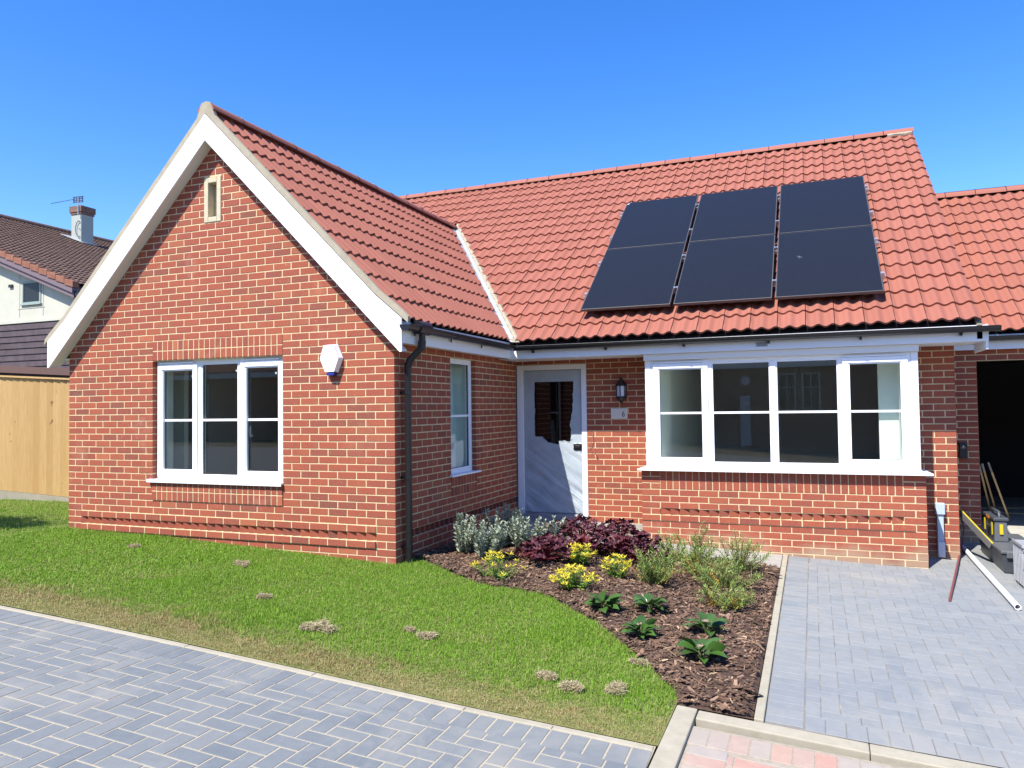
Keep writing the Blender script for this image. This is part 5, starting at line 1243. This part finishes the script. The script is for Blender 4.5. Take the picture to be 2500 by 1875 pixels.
def laurel(x, y, r, label, nl=13, seed=0, flower=True):
    nl = int(nl*1.5)
    global rng; rng = np.random.default_rng(500+seed); z = bz(x, y); t = thing('glossy_leaf_plant', label, 'plant', (x, y, z), 'glossy dark green seedlings at the front of the bed')
    P1, D1_, L_ = [], [], []; paths = []
    for i in range(nl):
        a = i*2.4+rng.uniform(-.3, .3); hh = .025+.045*(i/nl); b = np.array([x+.018*math.cos(a), y+.018*math.sin(a), z+hh]); d = np.array([math.cos(a), math.sin(a), .10+.55*(i/nl)]); P1.append(b+unit(d)*.012); D1_.append(d); L_.append(r*rng.uniform(.75, 1.1)); paths.append([np.array([x, y, z]), b, b+unit(d)*.02])
    stems_mesh(paths, .003, ST_G, t)
    P1 = np.array(P1); D_ = unit(np.array(D1_)); L_ = np.array(L_); n = len(P1)
    # curved leaf: 5 stations
    st = [(0, .0, 0), (.2, .36, .05), (.45, .5, .06), (.72, .38, .0), (1, .02, -.14)]
    TV = []; TF = []
    for (s_, w_, h_) in st: TV += [(s_, w_, h_+.12*w_), (s_, 0, h_), (s_, -w_, h_+.12*w_)]
    for k in range(4): b = k*3; TF += [(b, b+3, b+4, b+1), (b+1, b+4, b+5, b+2)]
    u = unit(np.cross(D_, np.cross(np.tile([0, 0, 1.], (n, 1))+rng.normal(0, .3, (n, 3)), D_))); s2 = np.cross(D_, u)
    V, F = scatter(TV, TF, P1, D_*L_[:, None], s2*(L_*.54)[:, None], u*L_[:, None]); npmesh('foliage', V, F, LAU, t, smooth=True)
    if flower:
        k = 60; c = np.array([x, y, z+.095]); dd = unit(rng.normal(size=(k, 3))*[1, 1, .5]+[0, 0, .35]); V, F = scatter([(-.5,-.5,0),(.5,-.5,0),(.5,.5,0),(-.5,.5,0)], [(0,1,2,3)], c+dd*np.array([.028, .028, .014]), unit(np.cross(dd, [0, .3, 1]))*.007, unit(np.cross(dd, [1, 0, 0]))*.007, dd); npmesh('flower_head', V, F, M('pale_flower', (.36,.25,.19), .85), t)
laurel(2.23, -.60, 0.14, 'glossy leaved plant with reddish tip, leftmost of the front five', 15, 1, False)
laurel(2.57, -.42, 0.14, 'glossy leaved plant alone in the centre of the mulch', 13, 2, False)
laurel(2.63, -1.08, 0.122, 'low glossy plant with tiny white buds near the lawn edge', 14, 3)
laurel(3.04, -.78, 0.146, 'glossy plant with a small faded flower head near the driveway edging', 11, 4)
laurel(3.09, -1.38, 0.146, 'glossy plant with a fawn flower cluster, nearest the bed corner', 12, 5)

# ------------------------------------------------------------------ builders' things by the garage
def zb_(x, y): return float(gz(x, y))
m = MB(); a = Vector((5.405, 3.80, zb_(5.405, 3.8)+.03)); b = Vector((5.375, 1.16, zb_(5.375, 1.16)+.03))
d = (b-a).normalized(); m.tube([a, b], .026, 18, cap=False)
s1 = d.cross(Vector((0, 0, 1))).normalized(); s2 = s1.cross(d)
for e_, rr in ((b, 0), (a, 0)):
    n = 18; vs = [e_+(s1*math.cos(2*math.pi*j/n)+s2*math.sin(2*math.pi*j/n))*r_ for r_ in (.026, .021) for j in range(n)]+[e_-d*.1+(s1*math.cos(2*math.pi*j/n)+s2*math.sin(2*math.pi*j/n))*.021 for j in range(n)]
    m.add(vs, [(j, (j+1) % n, n+(j+1) % n, n+j) for j in range(n)]+[(n+j, n+(j+1) % n, 2*n+(j+1) % n, 2*n+j) for j in range(n)])
prop(m.build('plastic_pipe', UPVC), 'long white plastic waste pipe lying on the driveway', 'pipe')
m = MB(); m.tube([(4.88, 1.24, zb_(4.88, 1.24)+.013), (5.12, 2.45, -.46), (5.33, 3.55, -.455)], .011, 8)
prop(m.build('red_rod', M('red_brown', (.20,.065,.065), .45)), 'thin dark red rod lying beside the white pipe', 'rod')
m = MB(); m.tube([(5.33, 3.5, -.44), (5.50, 4.33, -.30), (5.44, 4.36, -.02), (5.36, 4.37, .18), (5.32, 4.375, .40)], .006, 6)
prop(m.build('red_cable', M('cable_red', (.22,.07,.07), .5)), 'dark red cable drooping down the shaded garage pier', 'cable')
GRY = M('grey_plastic', (.055,.06,.068), .42, .5); GRY2 = M('grey_plastic_lid', (.10,.105,.11), .45, .5); YLW = M('yellow_plastic', (.55,.43,.02), .4); ORG = M('orange_label', (.60,.22,.03), .5)
zg = zb_(5.7, 3.0)
t = thing('storage_box', 'large dark grey storage box on the driveway under the toolbox', 'box', (5.7, 3.0, zg))
m = MB(); m.hexa([Vector((5.585, 2.665, zg)), Vector((5.93, 2.665, zg)), Vector((5.95, 2.645, zg+.20)), Vector((5.565, 2.645, zg+.20)), Vector((5.585, 3.80, zg)), Vector((5.93, 3.80, zg)), Vector((5.95, 3.82, zg+.20)), Vector((5.565, 3.82, zg+.20))]); m.build('body', GRY, t, .012)
m = MB(); m.box((5.55, 2.63, zg+.202), (5.965, 3.835, zg+.235)); m.box((5.60, 2.62, zg+.16), (5.72, 2.645, zg+.225)); m.build('lid', GRY2, t, .008)
zt = zg+.236
t = thing('toolbox', 'grey toolbox with yellow latches and an orange label on top of the storage box', 'toolbox', (5.7, 3.5, zt))
m = MB(); m.hexa([Vector((5.60, 3.18, zt)), Vector((5.735, 3.18, zt)), Vector((5.725, 3.19, zt+.22)), Vector((5.61, 3.19, zt+.22)), Vector((5.60, 3.72, zt)), Vector((5.735, 3.72, zt)), Vector((5.725, 3.71, zt+.22)), Vector((5.61, 3.71, zt+.22))]); m.build('body', GRY2, t, .01)
m = MB(); m.box((5.595, 3.175, zt+.222), (5.74, 3.725, zt+.26)); m.build('lid', GRY, t, .01)
m = MB(); m.tube([(5.668, 3.26, zt+.255), (5.668, 3.27, zt+.31), (5.668, 3.62, zt+.31), (5.668, 3.63, zt+.255)], .013, 8); m.build('handle', GRY, t)
for q in (((5.588, 3.23, zt+.07), (5.598, 3.27, zt+.20)), ((5.588, 3.60, zt+.07), (5.598, 3.64, zt+.20)), ((5.65, 3.168, zt+.08), (5.685, 3.178, zt+.19))):
    m = MB(); m.box(*q); m.build('latch', YLW, t, .003)
m = MB(); m.box((5.590, 3.38, zt+.225), (5.5945, 3.52, zt+.255)); m.build('label', ORG, t)
m = MB(); m.box((5.592, 3.36, zt+.05), (5.602, 3.50, zt+.14)); m.build('recess', BLACK, t, .004)
# crate
CR = M('milky_plastic', (.36,.37,.38), .35, .5); zc = zb_(5.8, 2.2)
t = thing('plastic_crate', 'milky white ribbed plastic crate at the right edge of the driveway', 'crate', (5.85, 2.2, zc))
m = MB(); x0, x1, y0, y1, z0, z1 = 5.605, 6.05, 1.98, 2.36, zc+.03, zc+.41
for (a_, b_, c_, d_) in ((x0, x0+.012, y0, y1), (x1-.012, x1, y0, y1), (x0+.012, x1-.012, y0, y0+.012), (x0+.012, x1-.012, y1-.012, y1)):
    m.box((a_, c_, z0), (b_, d_, z0+.13)); m.box((a_, c_, z0+.16), (b_, d_, z0+.24)); m.box((a_, c_, z0+.33), (b_, d_, z1))
m.box((x0+.012, y0+.012, z0), (x1-.012, y1-.012, z0+.012)); m.build('body', CR, t, .003)
m = MB(); m.box((x0-.012, y0-.012, z1-.02), (x1+.012, y0-.001, z1+.01)); m.box((x0-.012, y0-.001, z1-.02), (x0-.001, y1, z1+.01)); m.build('rim', CR, t, .003)
m = MB()
for i in range(7):
    y = y0+.02+i*.055; m.box((x0-.008, y, z0), (x0-.001, y+.012, z1-.02)); x = x0+.02+i*.065; m.box((x, y0-.008, z0), (x+.012, y0-.001, z1-.02))
m.build('rib', CR, t)
for (x, y) in ((x0, y0), (x1-.04, y0), (x0, y1-.04), (x1-.04, y1-.04)): m = MB(); m.box((x, y, zc), (x+.04, y+.04, z0)); m.build('foot', CR, t)
# spirit level leaning on the pier
a = Vector((5.325, 3.48, .0)); b = Vector((5.55, 3.06, -.30)); d = (b-a).normalized(); w = d.cross(Vector((0, 0, 1))).normalized()*.013; h = w.cross(d).normalized()*-.035
if h.z < 0: h = -h
t = thing('spirit_level', 'dark spirit level with a yellow edge leaning across to the storage box', 'spirit level', tuple(b))
def obox(a, b, w, h, o=Vector((0, 0, 0))):
    q = [a-w-h+o, a+w-h+o, a+w+h+o, a-w+h+o]; q2 = [p+(b-a) for p in q]; mb = MB(); mb.hexa(q+q2); return mb
obox(a, b, w, h).build('body', M('level_grey', (.13,.13,.125), .4, .5), t); obox(a, b, w*.5, h*.08, h*1.08).build('yellow_edge', YLW, t)
# planks inside the garage
PLY = mat_noise('plank_wood', [(.3, (.40,.28,.15)), (.7, (.58,.44,.26))], 20, .7, .2)
pl_lab = ['timber board leaning inside the garage, closest to the pier', 'middle timber board leaning inside the garage', 'widest timber board leaning inside the garage, furthest right']
for q, (tp_, bt, wd) in enumerate([((5.76, 4.72, .40), (6.26, 6.85, -.455), .11), ((5.80, 4.76, .42), (6.31, 6.70, -.455), .10), ((5.875, 4.76, .42), (6.40, 6.40, -.455), .14)]):
    a, b = Vector(tp_), Vector(bt); d = (b-a).normalized(); vv = (b-Vector((3.8, -6.4, 1.25))).normalized(); w = (vv-d*vv.dot(d)).normalized()*wd*.5; h = w.cross(d).normalized()*.011
    prop(obox(a, b, w, h).build('timber_board', PLY), pl_lab[q], 'board', 'timber boards leaning in the garage')
for q, (x, y, rz, l_) in enumerate([(6.75, 7.9, .3, .5), (6.85, 7.2, -.2, .45)]):
    m = MB(); c_, s_ = math.cos(rz), math.sin(rz); pts = [(-l_, -.06), (l_, -.08), (l_, .07), (-l_, .08)]; m.prism([Vector((x+u*c_-v*s_, y+u*s_+v*c_, -.468)) for u, v in pts], (0, 0, .02))
    prop(m.build('offcut', PLY), ['grey board offcut lying further back on the garage floor', 'wood offcut lying on the garage floor nearer the door'][q], 'offcut')
